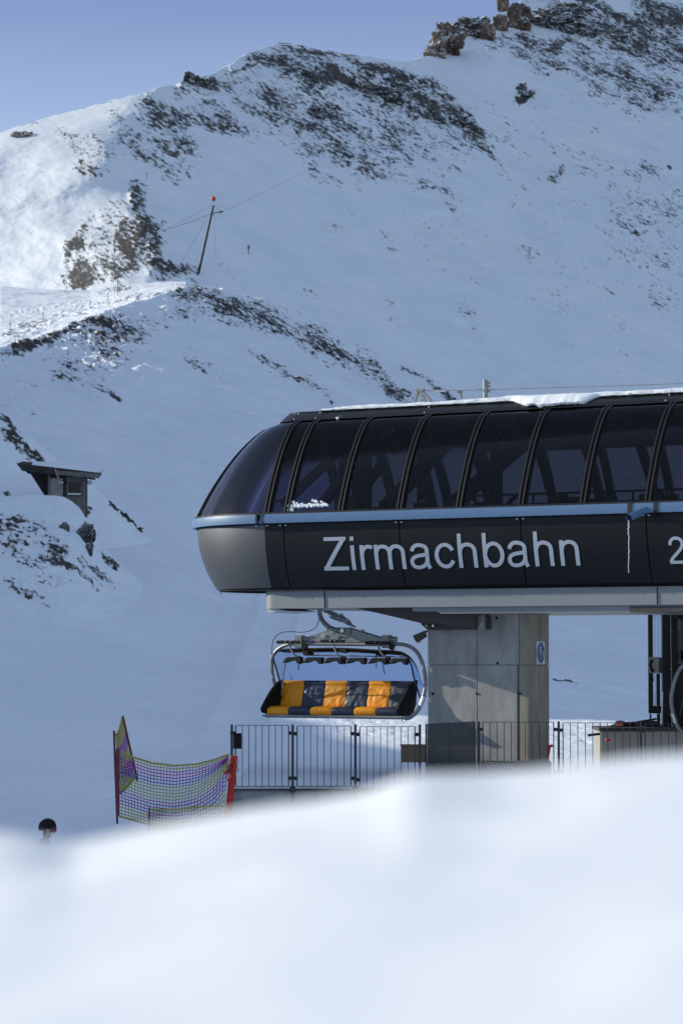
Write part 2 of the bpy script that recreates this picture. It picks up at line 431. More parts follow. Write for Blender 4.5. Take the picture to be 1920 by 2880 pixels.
SL_TRACK = [([(0,968),(150,925),(330,868),(470,826)], 2, .6), ([(0,940),(160,900),(340,848)], 2, -.9), ([(0,905),(120,885),(260,850)], 2, -.8), ([(160,815),(320,870),(345,885),(240,920),(100,950)], 1.6, -1.4), ([(330,1482),(420,1548),(560,1650),(700,1752),(770,1812)], 2.5, .7), ([(345,1480),(440,1545),(580,1645),(720,1745),(800,1812)], 2, -.5), ([(300,1500),(400,1575),(540,1690),(640,1790)], 3, .4),
 ([(0,1902),(120,1915),(260,1912),(440,1930)], 2, .4), ([(0,2285),(160,2240),(330,2200)], 2, .6), ([(0,2262),(150,2222),(330,2178)], 2, -.5), ([(0,2225),(180,2190),(420,2160),(640,2120)], 2.5, .45), ([(0,2150),(200,2130),(500,2075)], 2, -.4),
 ([(60,2080),(300,2040),(640,2010)], 2, .3), ([(1545,1900),(1640,1915),(1740,1940),(1830,1958)], 6, .7), ([(1545,1940),(1680,1955),(1830,1990)], 5, .6), ([(1545,1985),(1700,2005),(1830,2025)], 4, .5), ([(1545,1790),(1660,1780),(1800,1800)], 4, .3),
 ([(230,2275),(300,2240),(330,2225)], 5, .6), ([(850,2118),(940,2105),(1010,2120)], 6, .6), ([(700,2150),(800,2165),(960,2160)], 5, -.4), ([(400,1300),(520,1360),(640,1480)], 3, .25), ([(160,1150),(360,1260),(480,1420)], 3, -.2), ([(940,1830),(1060,1800),(1190,1806)], 3, .4)]
FAR_ROCK = [(900,330,420,130,22,.66),(1150,350,250,100,32,.62),(430,380,180,110,20,.62),(1760,190,280,140,20,.64),(1850,620,220,190,40,.52),(1500,450,300,200,30,.30),(1600,800,240,120,35,.34),(1250,700,200,140,35,.27),(1480,115,190,40,5,.7),(330,680,130,130,0,.66),(405,590,50,90,-15,1.0),(390,690,70,90,10,1.0),(470,755,100,30,22,.95),(270,770,120,40,-8,.9),(960,190,260,50,16,.8),(700,260,170,80,25,.6),(790,185,105,40,20,.95),(960,235,200,42,18,1.0),(1180,300,130,42,30,.95),(1345,395,110,32,42,.85),
 (880,330,190,62,25,.85),(1000,430,130,46,35,.7),(640,350,150,48,15,.72),(460,315,110,50,20,.85),(500,410,90,48,25,.75),
 (560,240,75,45,20,.8),(1090,215,200,35,15,.85),(1240,300,90,50,35,.9),(900,485,70,20,42,.65),(1010,505,50,12,42,.6),(700,230,130,40,25,.65),
 (1120,380,160,40,32,.7),(1700,75,220,80,22,.85),(1860,60,110,80,25,.9),(1760,225,160,50,22,.8),(1540,160,150,40,15,.75),
 (1600,200,110,28,20,.55),(1830,290,90,34,22,.78),(1475,262,32,12,0,1.15),(1890,150,70,50,20,.85),(1450,120,140,30,-15,.5),
 (1560,420,400,20,15,.2),(1830,560,190,110,40,.5),(1890,700,110,150,40,.5),(1650,330,150,20,30,.32),
 (1550,487,30,14,0,.8),(1240,530,90,14,30,.62),(1290,600,80,12,35,.58),(1090,705,25,8,0,.55),(930,640,30,8,10,.5),
 (1330,905,75,12,45,.58),(1300,860,30,8,30,.55),(1590,800,90,50,40,.35),(1100,870,30,12,20,.55),(1110,925,40,8,30,.45),
 (880,830,25,9,20,.5),(860,880,90,8,30,.45),(1870,450,8,9,0,1.2),(1000,590,60,12,15,.36),(265,455,45,75,10,.62),(210,400,90,30,10,.5),
 (60,350,200,14,-8,.45),(150,500,110,60,20,.25),(350,800,140,28,8,.6),(400,570,50,50,60,.85),
 (380,660,62,120,-14,.9),(430,745,110,34,24,.85),(540,770,50,10,20,.7),(290,745,120,60,-10,.72),(210,690,22,85,32,.95),(640,755,50,16,35,.55),
 (310,600,60,50,-30,.55),(1410,560,120,90,40,.18),(1700,1000,200,60,20,.2),(560,610,50,8,20,.3),(480,490,40,10,20,.45)]
FAR_ROCK = [(a, b, c, d, e, f) for a, b, c, d, e, f in FAR_ROCK] + [(a, b, c, d * .8, e, f * .80 if b < 450 else f) for a, b, c, d, e, f in [(1000,178,210,13,18,1.2),(1170,250,170,15,14,1.2),(1330,335,100,15,42,1.2),(900,235,130,11,20,1.15),
 (820,300,120,14,25,1.05),(700,180,80,12,10,1.1),(1040,330,150,13,25,1.05),(960,400,120,14,38,1.05),(1750,35,220,22,24,1.2),(1810,130,160,18,22,1.2),(1690,215,130,15,20,1.2),(1850,265,90,14,25,1.15),(1600,130,120,14,18,1.1),
 (1560,210,90,10,12,1.0),(1880,50,90,40,30,1.1),(1820,690,140,30,40,.6),(1760,590,120,20,25,.6),(1880,840,80,60,40,.45),(1700,470,200,60,25,.42),(1450,360,180,40,25,.38),(450,300,80,16,25,1.0),(500,380,90,14,30,1.0),(620,330,90,14,22,1.0)]]
FAR_WARM = [(210,690,24,90,32,1),(290,760,120,50,-10,.8),(330,680,50,80,10,.35),(180,790,160,20,10,.6),(1300,60,110,60,-20,.6)]
SPUR_ROCK = [(150,935,160,20,-20,1.0),(300,930,130,34,-4,.85),(270,965,110,34,10,.75),(210,1020,110,55,30,.62),(295,1080,60,12,30,.75),
 (590,845,120,26,14,1.0),(720,890,120,30,20,.95),(860,950,140,24,28,.82),(970,1010,130,22,35,.88),(1090,1075,120,22,35,.82),
 (1190,1055,90,8,36,.85),(880,925,120,8,25,.7),(800,1045,140,9,28,.8),(880,1095,80,8,42,.7),(545,1030,50,12,35,.62),(50,1120,90,60,20,.3),
 (430,900,120,16,-8,.6),(520,880,110,20,4,.7),(1270,1120,110,10,36,.8),(1590,1906,60,3,14,.75),(1480,1890,60,3,14,.6),(960,1745,85,9,35,.85),(1020,1775,70,6,18,.6)]
SPUR_ROCK = [(a, b, c * 1.05, d * (1.55 if d > 12 else 1.2), e, f * (.86 if d > 12 else 1)) for a, b, c, d, e, f in SPUR_ROCK] + [(960,1000,260,60,32,.42),(700,880,180,60,20,.5),(250,990,170,80,10,.45),(560,1010,120,30,30,.4),(820,1060,140,30,32,.45)]
SPUR_WARM = [(600,830,110,18,12,.7),(250,880,160,10,-14,.4),(90,860,90,8,-10,.3)]

I = lambda x, pts: np.interp(x, [p[0] for p in pts], [p[1] for p in pts])
def Ism(x, pts):                       # smooth interpolation of a control line
    return (I(x - 18, pts) + I(x, pts) * 2 + I(x + 18, pts)) / 4

# --- far mountain: a tilted face with a left shoulder that turns to the sun
SIL = [(-500,470),(-200,440),(0,372),(120,335),(250,300),(370,270),(480,240),(520,225),(600,205),(700,150),(760,125),(820,122),(900,140),(1000,155),(1100,168),(1160,172),(1230,150),(1330,95),(1420,35),(1480,-10),(1560,-60),(1700,-140),(1920,-240),(2300,-380)]
pxs = np.linspace(-460, 2300, 900); q = np.linspace(0, 1, 620)
PX, Q = np.meshgrid(pxs, q, indexing='ij')
top = Ism(PX, SIL) + fbm(PX / 60, 0 * PX, 0 * PX + 5, 4) * 7
PYB = 1420.0
PY = PYB + (top - PYB) * Q
U = (PX - 960) / F / (cP - (1440 - PY) / F * sP); V = (sP + (1440 - PY) / F * cP) / (cP - (1440 - PY) / F * sP)
RPT = [(100, 560), (270, 400), (400, 295), (480, 290), (560, 345), (650, 380), (740, 440), (900, 500), (1420, 600)]
ridge_px = sum(I(PY + o, RPT) for o in (-60, -30, 0, 30, 60)) / 5 + fbm(PY / 110, PY * 0 + 2, PX / 300, 2) * 10
ru = (ridge_px - 960) / F
phi = U - ru
def softabs(x, k): return np.sqrt(x * x + k * k)
A0, BR, BL = .60, -.34, .78
den = A0 - V + BR * U * 1.0 + (-.34 - BL) * 0
# right of the ridge slope BR, left of it slope BL (convex fold along ridge line)
fold = np.where(phi < 0, 1, 0)
k = .007
left = (softabs(phi, k) - phi) / 2
den = den - (BL - BR) * left * .55
RX = U; D = 400.0 / np.maximum(den, .12)
# relief
x0, z0 = U * D, V * D
rock = blobs(PX, PY, FAR_ROCK, 34); warm = blobs(PX, PY, FAR_WARM, 20)
gul = fbm(x0 / 120, D / 160, z0 / 120, 4)
fine = fbm((x0 + z0 * .5) / 9, D / 25, (z0 - .5 * x0) / 16, 5)
rough = 1 - np.abs(fbm(x0 / 12 + 5, D / 30, z0 / 12, 5))
Dn = D * (1 + .016 * gul) + 2.0 * fine * (.10 + 1.5 * np.minimum(rock, .9) * (1 - .9 * sm(.008, -.008, phi))) - 6.0 * np.minimum(rock, .9) * (rough - .6) * (1 - .85 * sm(.012, -.010, phi))
lf = sm(-.002, -.02, phi)              # shoulder: wind sculpted drifts
Dn = Dn + lf * .9 * fbm((x0 * .6 + z0) / 10, D / 14, (z0 - x0) / 22, 5)
X = U * Dn; Yv = Dn; Z = CAMZ + V * Dn
# back of the mountain: fold over beyond the skyline
bx, by, bz = [], [], []
for dd, dz in ((12, -2), (60, -25), (400, -300)):
    bx.append(X[:, -1:] * (1 + dd / Yv[:, -1:])); by.append(Yv[:, -1:] + dd); bz.append(Z[:, -1:] + dz)
X = np.concatenate([X] + bx, 1); Yv = np.concatenate([Yv] + by, 1); Z = np.concatenate([Z] + bz, 1)
ex = lambda a: np.concatenate([a] + [a[:, -1:]] * 3, 1)
np_mesh('mountain', X, Yv, Z, M['far'], {'rock': ex(rock), 'warm': ex(warm), 'track': ex(tracks(PX, PY, FAR_TRACK))})
FARX, FARD = PX, Dn
def far_D(px, py):
    i = int(np.clip(np.searchsorted(pxs, px), 0, len(pxs) - 1)); tq = (PYB - py) / (PYB - top[i, 0])
    j = int(np.clip(tq * 619, 0, 619)); return float(Dn[i, j])

# --- near slope rising to the spur ridge
CRP = [(-500,1150),(-200,1060),(0,985),(130,940),(330,865),(480,820),(600,803),(760,850),(900,922),(1060,990),(1200,1052),(1300,1105),(1420,1190),(1600,1290),(2400,1500)]
CRD = [(-500,250),(0,316),(330,392),(560,446),(760,462),(1000,466),(1300,455),(1600,430),(2400,400)]
BACKP = [(-500,900),(0,805),(250,815),(400,795),(560,790),(700,840)]
def base_z(PXc, D):
    """height of the near slope for image column PXc at distance D (arrays)"""
    u = (PXc - 960) / F; x = u * D
    Dc = (Ism(PXc, CRD) + Ism(PXc - 50, CRD) + Ism(PXc + 50, CRD)) / 3; pyc = Ism(PXc, CRP)
    vc = np.tan(np.arctan((1440 - pyc) / F) + PITCH)
    zc = CAMZ + vc * Dc
    s = np.clip((D - 66) / (Dc - 66), 0, None)
    pcw = sum(Ism(PXc + o, CRP) for o in range(-240, 241, 60)) / 9
    zcs = CAMZ + np.tan(np.arctan((1440 - pcw) / F) + PITCH) * Dc
    zcm = zcs + (zc - zcs) * sm(.80, 1.0, s)
    fl = np.where(x < -3.0, -1, 0)
    z0 = -.80 * sm(-2.18, -2.35, x) - 1.3 * sm(-4.25, -5.0, x)
    z0 = np.where((x > -2.3) & (x < 2.2) & (D < 56.7), -1.7, z0)
    g = np.minimum(s, 1.0) ** 1.55
    z = z0 * (1 - np.minimum(s * 3, 1)) + zcm * g
    # beyond the crest
    back = np.maximum(D - Dc, 0)
    pyb = I(PXc, BACKP); vb = np.tan(np.arctan((1440 - pyb) / F) + PITCH)
    zb = CAMZ + vb * 860
    plate = zc + (zb - zc) * back / (860 - Dc)
    away = zc - .45 * back
    wgt = sm(520, 640, PXc)
    zz = plate * (1 - wgt) + away * wgt
    return np.where(D > Dc, zz, z), Dc
cols = np.concatenate([np.linspace(-420, 0, 60)[:-1], np.linspace(0, 1420, 720)[:-1], np.linspace(1420, 2250, 330)])
rows = np.concatenate([np.linspace(9, 50, 20)[:-1], np.linspace(50, 130, 240)[:-1], np.linspace(130, 330, 240)[:-1], np.linspace(330, 470, 240)[:-1], np.linspace(470, 900, 90)])
PC, DD = np.meshgrid(cols, rows, indexing='ij')
ZB, DC = base_z(PC, DD)
XB = (PC - 960) / F * DD
sc_ = np.clip(DD / 400, .02, 1)
rel = fbm(XB / 14, DD / 30, 0 * XB, 4) * .5 * sm(90, 240, DD) + fbm(XB / 2.2, DD / 5, 0 * XB + 4, 4) * .035 * (1 + 1.2 * sm(200, 380, DD))
VV = (ZB - CAMZ) / DD; QX, QY = to_px((PC - 960) / F, VV)
r2 = np.maximum(blobs(PC, QY, SPUR_ROCK, 22, 9.0) * (DD < DC + 4), blobs(PC, QY, [(60,930,120,20,-12,.5),(220,880,120,14,-12,.42),(400,838,120,12,-10,.5),(560,800,70,9,0,.8),(330,815,60,12,-6,.7),(120,870,160,10,-12,.35)], 12, 2.0) * (DD >= DC + 4))
rel = rel + .10 * fbm(XB / 3.5, DD / 18, XB * 0 + 2, 4) * (DD > DC) * (PC < 700)
w2 = blobs(PC, QY, SPUR_WARM, 20, 4.0)
rel = rel + r2 * fbm(XB / 1.6, DD / 2.5, ZB / 1.6, 4) * .9 * sm(120, 300, DD)
rel = rel - .05 * np.maximum(0, fbm(XB / .5 + DD / 9, DD / 1.4, 0 * XB, 4)) * (DD < 130)
ZB2 = ZB + rel * np.where((DD < 78) & (XB > -2.5), .4, 1)
trk = tracks(PC, QY, SL_TRACK) * (.6 + .8 * np.abs(fbm(XB / .5, DD / 2, XB * 0 + 8, 3)))
np_mesh('snow_slope', XB, DD, ZB2, M['spur'], {'rock': r2, 'warm': w2, 'track': trk})

# --- knoll with the hut
KD = 170.0
LIP = [(-600,1380),(0,1400),(120,1392),(180,1398),(220,1425),(245,1460),(262,1510),(320,1570),(400,1640),(500,1730),(640,1860),(900,2150)]
CRS = [(-600,560),(-300,880),(-100,1075),(0,1165),(80,1225),(170,1300),(230,1345),(280,1385),(340,1435),(400,1490),(480,1560),(600,1680),(760,1850),(900,2050)]
BOT = [(-600,1840),(520,1900),(900,2300)]
kc = np.linspace(-560, 900, 520)
kq = np.linspace(0, 1, 420)
KC, KQ = np.meshgrid(kc, kq, indexing='ij')
lip = Ism(KC, LIP); crs = Ism(KC, CRS); bot = Ism(KC, BOT)
mid = crs * .35 + lip * .65
crs_d = 184 + 0 * KC
# q 0..0.5 bottom -> lip, .5..0.6 shelf, .6..0.9 bank behind, .9..1 back face
Dk = np.where(KQ < .5, 132 + (160 - 132) * (KQ / .5), np.where(KQ < .62, 160 + 13 * (KQ - .5) / .12, np.where(KQ < .9, 173 + 11 * (KQ - .62) / .28, 184 + 26 * (KQ - .9) / .1)))
zl = CAMZ + np.tan(np.arctan((1440 - lip) / F) + PITCH) * 160
zbt = CAMZ + np.tan(np.arctan((1440 - (bot + 60)) / F) + PITCH) * 132
zcr = CAMZ + np.tan(np.arctan((1440 - crs) / F) + PITCH) * 184
t1 = KQ / .5
prof = t1 ** .62
zk = np.where(KQ < .5, zbt + (zl - zbt) * prof, np.where(KQ < .62, zl + 0.05, np.where(KQ < .9, zl + (zcr - zl) * np.clip((KQ - .62) / .28, 0, 1) ** .8, zcr - 22 * np.clip((KQ - .9) / .1, 0, 1))))
XK = (KC - 960) / F * Dk
vk = (zk - CAMZ) / Dk; _, KY = to_px((KC - 960) / F, vk)
KN = [(40,1235,80,22,42,.8),(110,1290,70,20,35,.9),(165,1318,40,12,30,.9),(20,1200,50,20,40,.9),(300,1405,60,10,45,.9),(345,1450,60,9,45,1.0),(390,1485,28,9,50,1.1),
 (60,1480,100,46,20,.72),(150,1540,110,36,28,.68),(210,1590,130,34,30,.7),(290,1620,70,22,30,.66),(40,1500,80,60,20,.66),(110,1600,110,40,25,.5),(80,1665,90,18,30,.7),(250,1640,70,10,30,.7),(150,1575,60,20,30,.75),(320,1580,50,10,35,.85),(10,1380,20,8,20,.7),(245,1430,20,9,20,.9)]
kr = blobs(KC, KY, KN, 16, 20.0) * (KQ < .93)
kz = fbm(XK / 1.8, Dk / 3, zk / 2, 4) * .22 + kr * fbm(XK / .6, Dk / .8, zk / .6, 4) * .30
kz = kz * np.where((KQ > .47) & (KQ < .8), .25, 1)
np_mesh('rocky_knoll', XK, Dk, zk + kz, M['knoll'], {'rock': kr, 'warm': kr * 0})

# --- hillside out of frame on the left that keeps the slope in shade
hx = np.linspace(0, 1, 60); hy = np.linspace(40, 420, 160)
HX, HY = np.meshgrid(hx, hy, indexing='ij')
hh = I(HY, [(40, 0), (56, 24.2), (112, 24.2), (122, 32), (140, 40), (180, 52), (300, 80), (320, 74), (338, 66), (352, 50), (362, 25), (385, 10), (420, 4)])
prof = np.sin(np.clip(HX, 0, 1) * math.pi) ** 1.3
XH = -20 - HY * .12 - HX * 60
ZH = -3 + hh * prof + fbm(XH / 10, HY / 10, XH * 0, 4) * .5 * prof
np_mesh('side_hill', XH, HY, ZH, M['spur'], {'rock': XH * 0, 'warm': XH * 0})

# --- foreground snow bank
BK = [(-400,2340),(-100,2335),(60,2336),(110,2346),(150,2350),(200,2360),(300,2340),(450,2312),(640,2280),(900,2240),(1050,2208),(1130,2178),(1180,2170),(1260,2172),(1400,2170),(1560,2155),(1700,2135),(1920,2112),(2300,2080)]
bc = np.concatenate([np.linspace(-16000, -900, 60)[:-1], np.linspace(-900, 2800, 260), np.linspace(2800, 18000, 60)[1:]]); bd = np.concatenate([np.linspace(.35, 2.6, 120)[:-1], np.linspace(2.6, 3.5, 70)[:-1], np.linspace(3.5, 20, 80)])
BC, BD = np.meshgrid(bc, bd, indexing='ij')
vcr = np.tan(np.arctan((1440 - (Ism(BC, BK) + Ism(BC - 30, BK) + Ism(BC + 30, BK)) / 3) / F) + PITCH); zcr = CAMZ + vcr * 3.0
WB = np.maximum(BD, 2.2)
XX = (BC - 960) / F * WB
mean = CAMZ - .165 + .10 * np.clip(XX, -.5, .5)                       # broad even tilt of the bank towards the camera
t = sm(1.9, 2.95, BD)
nearz = (mean - .012 * np.maximum(3 - BD, 0) ** 2) * (1 - t) + (zcr - .004 * (3 - BD)) * t
farz = zcr - .55 * np.maximum(BD - 3, 0) ** 1.15
ZF = np.where(BD < 3, nearz, np.maximum(farz, -1.7 - .02 * BD))
ZF = ZF + fbm(XX * 2.5, BD * 1.6, XX * 0, 3) * .009 * sm(.3, 1.5, BD)
XX = XX * np.where(BD > 3.5, (BD / 3.5) ** .7, 1)
np_mesh('snow_bank', XX, BD, ZF, M['banksnow'])

# ================================================================== lift station
AL = R(31)
cA, sA = math.cos(AL), math.sin(AL)
W0 = Vector((0.3, 60.0, 0))
ST = thing('lift_station', 'chairlift station with tinted glass canopy, blue band and dark panels on a concrete pillar', 'lift station', W0, -AL)
def loc2w(t, m, z): return Vector((W0.x + t * cA + m * sA, W0.y - t * sA + m * cA, z))
def proj(p):
    d = p - Vector((0, 0, CAMZ)); y = d.y * cP + d.z * sP; z = -d.y * sP + d.z * cP
    return 960 + F * d.x / y, 1440 - F * z / y
def px2t(px, z=5.5, m=0.0):
    a, b = -8.0, 14.0
    for _ in range(40):
        c = (a + b) / 2
        if proj(loc2w(c, m, z))[0] < px: a = c
        else: b = c
    return a
def py2z(py, t, m=0.0):
    a, b = -3.0, 12.0
    for _ in range(40):
        c = (a + b) / 2
        if proj(loc2w(t, m, c))[1] > py: a = c
        else: b = c
    return a
T0 = px2t(735)
B0 = 2.9                                   # half depth of the station
TEND = 13.0
def stn(s, iw, ia, A0):
    if s <= 0: return (T0 - s, iw)
    if s <= 1:
        ph = s * math.pi
        return (T0 - (A0 - ia) * math.sin(ph), B0 - (B0 - iw) * math.cos(ph))
    return (T0 + (s - 1), 2 * B0 - iw)
def leftmost(iw, ia, z, A0): return min(proj(loc2w(*stn(k / 60, iw, ia, A0), z))[0] for k in range(61))
def bis(fn, a, b, inc=True):
    for _ in range(40):
        c = (a + b) / 2
        if (fn(c) < 0) == inc: a = c
        else: b = c
    return (a + b) / 2
A0 = bis(lambda a: 548 - leftmost(0, 0, 5.52, a), .3, 6)
TM = px2t(1000)
Zb = lambda py, m=0.0: py2z(py, TM, m)
Z_BT, Z_BB = Zb(1439), Zb(1465)           # blue band
Z_PB = Zb(1650, .3); Z_FT = Zb(1660, .45); Z_FB = Zb(1709, .45)
IW_T = 1.40
Z_TB = Zb(1169, IW_T); Z_TT = Zb(1146, IW_T + .3)
IA_T = bis(lambda a: leftmost(IW_T, a, Z_TB, A0) - 797, 0, A0)
IA_TT = bis(lambda a: leftmost(IW_T + .3, a, Z_TT, A0) - 822, 0, A0)
IA_PB = bis(lambda a: leftmost(.33, a, Z_PB, A0) - 611, 0, A0)
print('STATION', T0, A0, Z_BT, Z_BB, Z_PB, Z_FB, Z_TB, Z_TT, IA_T, IA_TT, IA_PB)

def gl(q):                                 # glass profile
    e = .5 * q + .5 * (1 - math.sqrt(max(0, 1 - q * q)))
    return (Z_BT + (Z_TB - Z_BT) * q, .05 + (IW_T - .05) * e, .05 + (IA_T - .05) * e)
def pn(q):                                 # lower panel profile, q=0 at the band
    e = q ** 2.1
    return (Z_BB + (Z_PB - Z_BB) * q, .06 + .27 * e, .06 + (IA_PB - .06) * e)
def srange(s0, s1, n): return [s0 + (s1 - s0) * i / n for i in range(n + 1)]
def shell(mb, prof, ss, qs, off=0.0, th=.03, mi=0):
    """closed curved slab following the station outline"""
    ns, nq = len(ss), len(qs); V = []
    for o_ in (off, off + th):
        for s in ss:
            for q_ in qs:
                z, iw, ia = prof(q_); t, m = stn(s, iw + o_, ia + o_, A0); V.append((t, m, z))
    ix = lambda k, i, j: k * ns * nq + i * nq + j
    fs = []
    for k in (0, 1):
        for i in range(ns - 1):
            for j in range(nq - 1):
                fs.append((ix(k, i, j), ix(k, i + 1, j), ix(k, i + 1, j + 1), ix(k, i, j + 1)))
    for i in range(ns - 1):
        for j in (0, nq - 1): fs.append((ix(0, i, j), ix(0, i + 1, j), ix(1, i + 1, j), ix(1, i, j)))
    for j in range(nq - 1):
        for i in (0, ns - 1): fs.append((ix(0, i, j), ix(0, i, j + 1), ix(1, i, j + 1), ix(1, i, j)))
    mb.add(V, fs, mi)
QS = [i / 14 for i in range(15)]
s_of = lambda px, z=Z_BT, m=0.0: -(px2t(px, z, m) - T0)

# glass ribs
ribs = [s_of(p) for p in (747, 803, 955, 1120, 1287, 1461, 1635, 1818, 2010, 2200)]
backribs = [1 + (r - T0) for r in [T0 + .1] + [px2t(p) for p in (860, 1040, 1215, 1390, 1565, 1740, 1930)]]
noseribs = [.30, .62, .86]
allr = sorted(ribs + noseribs + backribs)
sEnd = -(TEND - T0)
RW = .085
def srib(s): return RW if s <= 0 or s > 1 else RW / 4.6
for s in allr:
    mb = MB(); h = srib(s)
    shell(mb, gl, srange(s - h, s + h, 2), QS, -.015, .12)
    shell(mb, gl, srange(s - h * .8, s - h * .3, 1), QS, -.05, .034)
    shell(mb, gl, srange(s + h * .3, s + h * .8, 1), QS, -.05, .034)
    mb.build('mullion', M['blackm'], ST, True)
edges = [sEnd] + allr + [1 + TEND - T0]
for a, b in zip(edges[:-1], edges[1:]):
    a2 = a + srib(a) if a != edges[0] else a; b2 = b - srib(b) if b != edges[-1] else b
    n = 16 if (b2 > 0 and a2 < 1) else 2
    mb = MB(); shell(mb, gl, srange(a2, b2, n), QS, 0, .012)
    mb.build('glass_pane', M['glass'] if a < -.2 else M['glass_nose'] if a < .75 else M['glass_in'], ST, True)
# sill strip (snow and dirt lies on it) just above the band
full = srange(sEnd, 0, 2)[:-1] + srange(0, 1, 40) + srange(1, 1 + TEND - T0, 2)[1:]
mb = MB(); shell(mb, lambda q_: (Z_BT - .01 + .05 * q_, .0, .0), full, [0, 1], -.012, .10)
mb.build('sill', M['blackm'], ST, True)
# blue band with a joint at the corner
for a, b in ((sEnd, s_of(1773)), (s_of(1773) + .0, s_of(735) - .0), (.012, 1.0), (1.02, 1 + TEND - T0)):
    ss = srange(a, b, 30 if a > -1 and b <= 1 else 2)
    mb = MB(); shell(mb, lambda q_: (Z_BB + (Z_BT - Z_BB) * q_, -.06 + .02 * abs(q_ - .5), -.06 + .02 * abs(q_ - .5)), ss, [0, .12, .5, .88, 1], 0, .1)
    mb.build('blue_band', M['blue'], ST, True)
for p in (737, 1773, 1846):
    mb = MB(); s0 = s_of(p)
    shell(mb, lambda q_: (Z_BB - .01 + (Z_BT - Z_BB + .02) * q_, -.066, -.066), srange(s0 - .05, s0 + (.05 if s0 < -.06 else .012), 1), [0, 1], 0, .1)
    mb.build('band_joint', M['interior'], ST)
# lower panels
seams = [s_of(p, Z_BB) for p in (741, 793, 1118, 1459, 1812, 2160)]
ed = [sEnd] + sorted(seams) + [.42, .60, 1.0, 1 + 3.2, 1 + 6.4, 1 + 9.6, 1 + TEND - T0]
QP = [i / 10 for i in range(11)]
for a, b in zip(ed[:-1], ed[1:]):
    g = .012 if b <= 0 else .004
    mb = MB(); shell(mb, pn, srange(a + g, b - g, 20 if b > 0 and a < 1 else 3), QP, 0, .03)
    mb.build('wall_panel', M['nose'] if -.01 < a < .9 or (b > 0 and a < .5) else M['anth'], ST, True)
mb = MB(); shell(mb, pn, full, QP, .05, .03); mb.build('panel_backing', M['black'], ST, True)
mb = MB(); shell(mb, lambda q_: (Z_BB - .03 + .04 * q_, .03, .03), full, [0, 1], 0, .1); mb.build('band_gasket', M['black'], ST, True)
# rivets at panel heads
mb = MB()
for s in sorted(seams):
    for d in (-.07, .07):
        t, m = stn(s + d, .035, .035, A0); mb.box((t, m, Z_BB - .05), (.05, .02, .018)); mb.cut()
mb.build_split('panel_rivet', M['white'], ST)
# floor slab, brush fringe, fascia box
def cap_ring(name, z, iw, ia, m, flip=False):
    mb = MB(); pts = [stn(s, iw, ia, A0) for s in full]
    mb.add([(p[0], p[1], z) for p in pts] + [(p[0], p[1], z + .03) for p in pts],
           [tuple(range(len(pts))), tuple(range(2 * len(pts) - 1, len(pts) - 1, -1))] + [(i, i + 1, len(pts) + i + 1, len(pts) + i) for i in range(len(pts) - 1)] + [(len(pts) - 1, 0, len(pts), 2 * len(pts) - 1)])
    return mb.build(name, m, ST)
cap_ring('floor_slab', Z_PB + .02, .36, IA_PB + .03, M['black'])
tf0 = px2t(733, Z_FB, .45)
mb = MB()
def outl(t0, inset, z0, z1, r=.32, seg=6):
    pts = [(TEND, inset)]
    for k in range(seg + 1):
        a = math.pi / 2 * k / seg
        pts.append((t0 + r - r * math.sin(a) , inset + r - r * math.cos(a)))
    m1 = 2 * B0 - inset
    for k in range(seg + 1):
        a = math.pi / 2 * k / seg
        pts.append((t0 + r - r * math.cos(a), m1 - r + r * math.sin(a)))
    pts.append((TEND, m1)); return pts
def slabp(name, pts, z0, z1, m, parent=ST):
    mb = MB(); n = len(pts)
    mb.add([(p[0], p[1], z0) for p in pts] + [(p[0], p[1], z1) for p in pts],
           [tuple(range(n)), tuple(range(2 * n - 1, n - 1, -1))] + [(i, (i + 1) % n, n + (i + 1) % n, n + i) for i in range(n)])
    return mb.build(name, m, parent, True)
slabp('fascia', outl(tf0, .45, 0, 0), Z_FB, Z_FT - .0, M['fascia'])
# step under the fascia further right, with a chamfered end
zs = Z_FB - .14
ts0, ts1 = px2t(1165, Z_FB, .6), px2t(1245, Z_FB, .6)
mb = MB(); mb.prism([(ts0, Z_FB - .002), (ts0, Z_FB - .085), (px2t(1230, Z_FB, .6), Z_FB - .09), (ts1, zs), (px2t(1760, Z_FB, .6), zs), (TEND, zs + .05), (TEND, Z_FB - .002)], .52, 4.4)
mb.build('lower_fascia', M['fascia'], ST)
for p in (913, 1847):
    t = px2t(p, Z_FT, .45); mb = MB(); mb.box((t, .445, (Z_FB + Z_FT) / 2), (.016, .02, Z_FT - Z_FB - .01)); mb.build('fascia_joint', M['black'], ST)
# white end piece at the fascia's lower left corner
mb = MB(); mb.prism([(tf0 - .01, Z_FB - .09), (tf0 - .01, Z_FB + .03), (tf0 + .5, Z_FB - .05)], .75, 2.0); mb.build('corner_flashing', M['white'], ST)
# brush fringe
mb = MB(); rr = random.Random(5)
for i in range(900):
    s = sEnd + (.62 - sEnd) * i / 900 + rr.random() * .01
    t, m = stn(s, .37 if s < 0 else .40, IA_PB + .06, A0)
    L = .05 + .06 * rr.random() + .04 * max(0, nf(s * .9, 3)); d = (rr.random() - .5) * .05
    mb.add([(t - .012, m, Z_PB + .03), (t + .012, m, Z_PB + .03), (t + d, m - .01, Z_PB - L), (t, m + .015, Z_PB + .03)], [(0, 1, 2), (1, 3, 2), (3, 0, 2)])
mb.build('brush_fringe', M['black'], ST, merge=False)
mb = MB(); shell(mb, lambda q_: (Z_PB - .03 + .05 * q_, .37, IA_PB + .05), full, [0, 1], 0, .05); mb.build('fringe_rail', M['black'], ST)

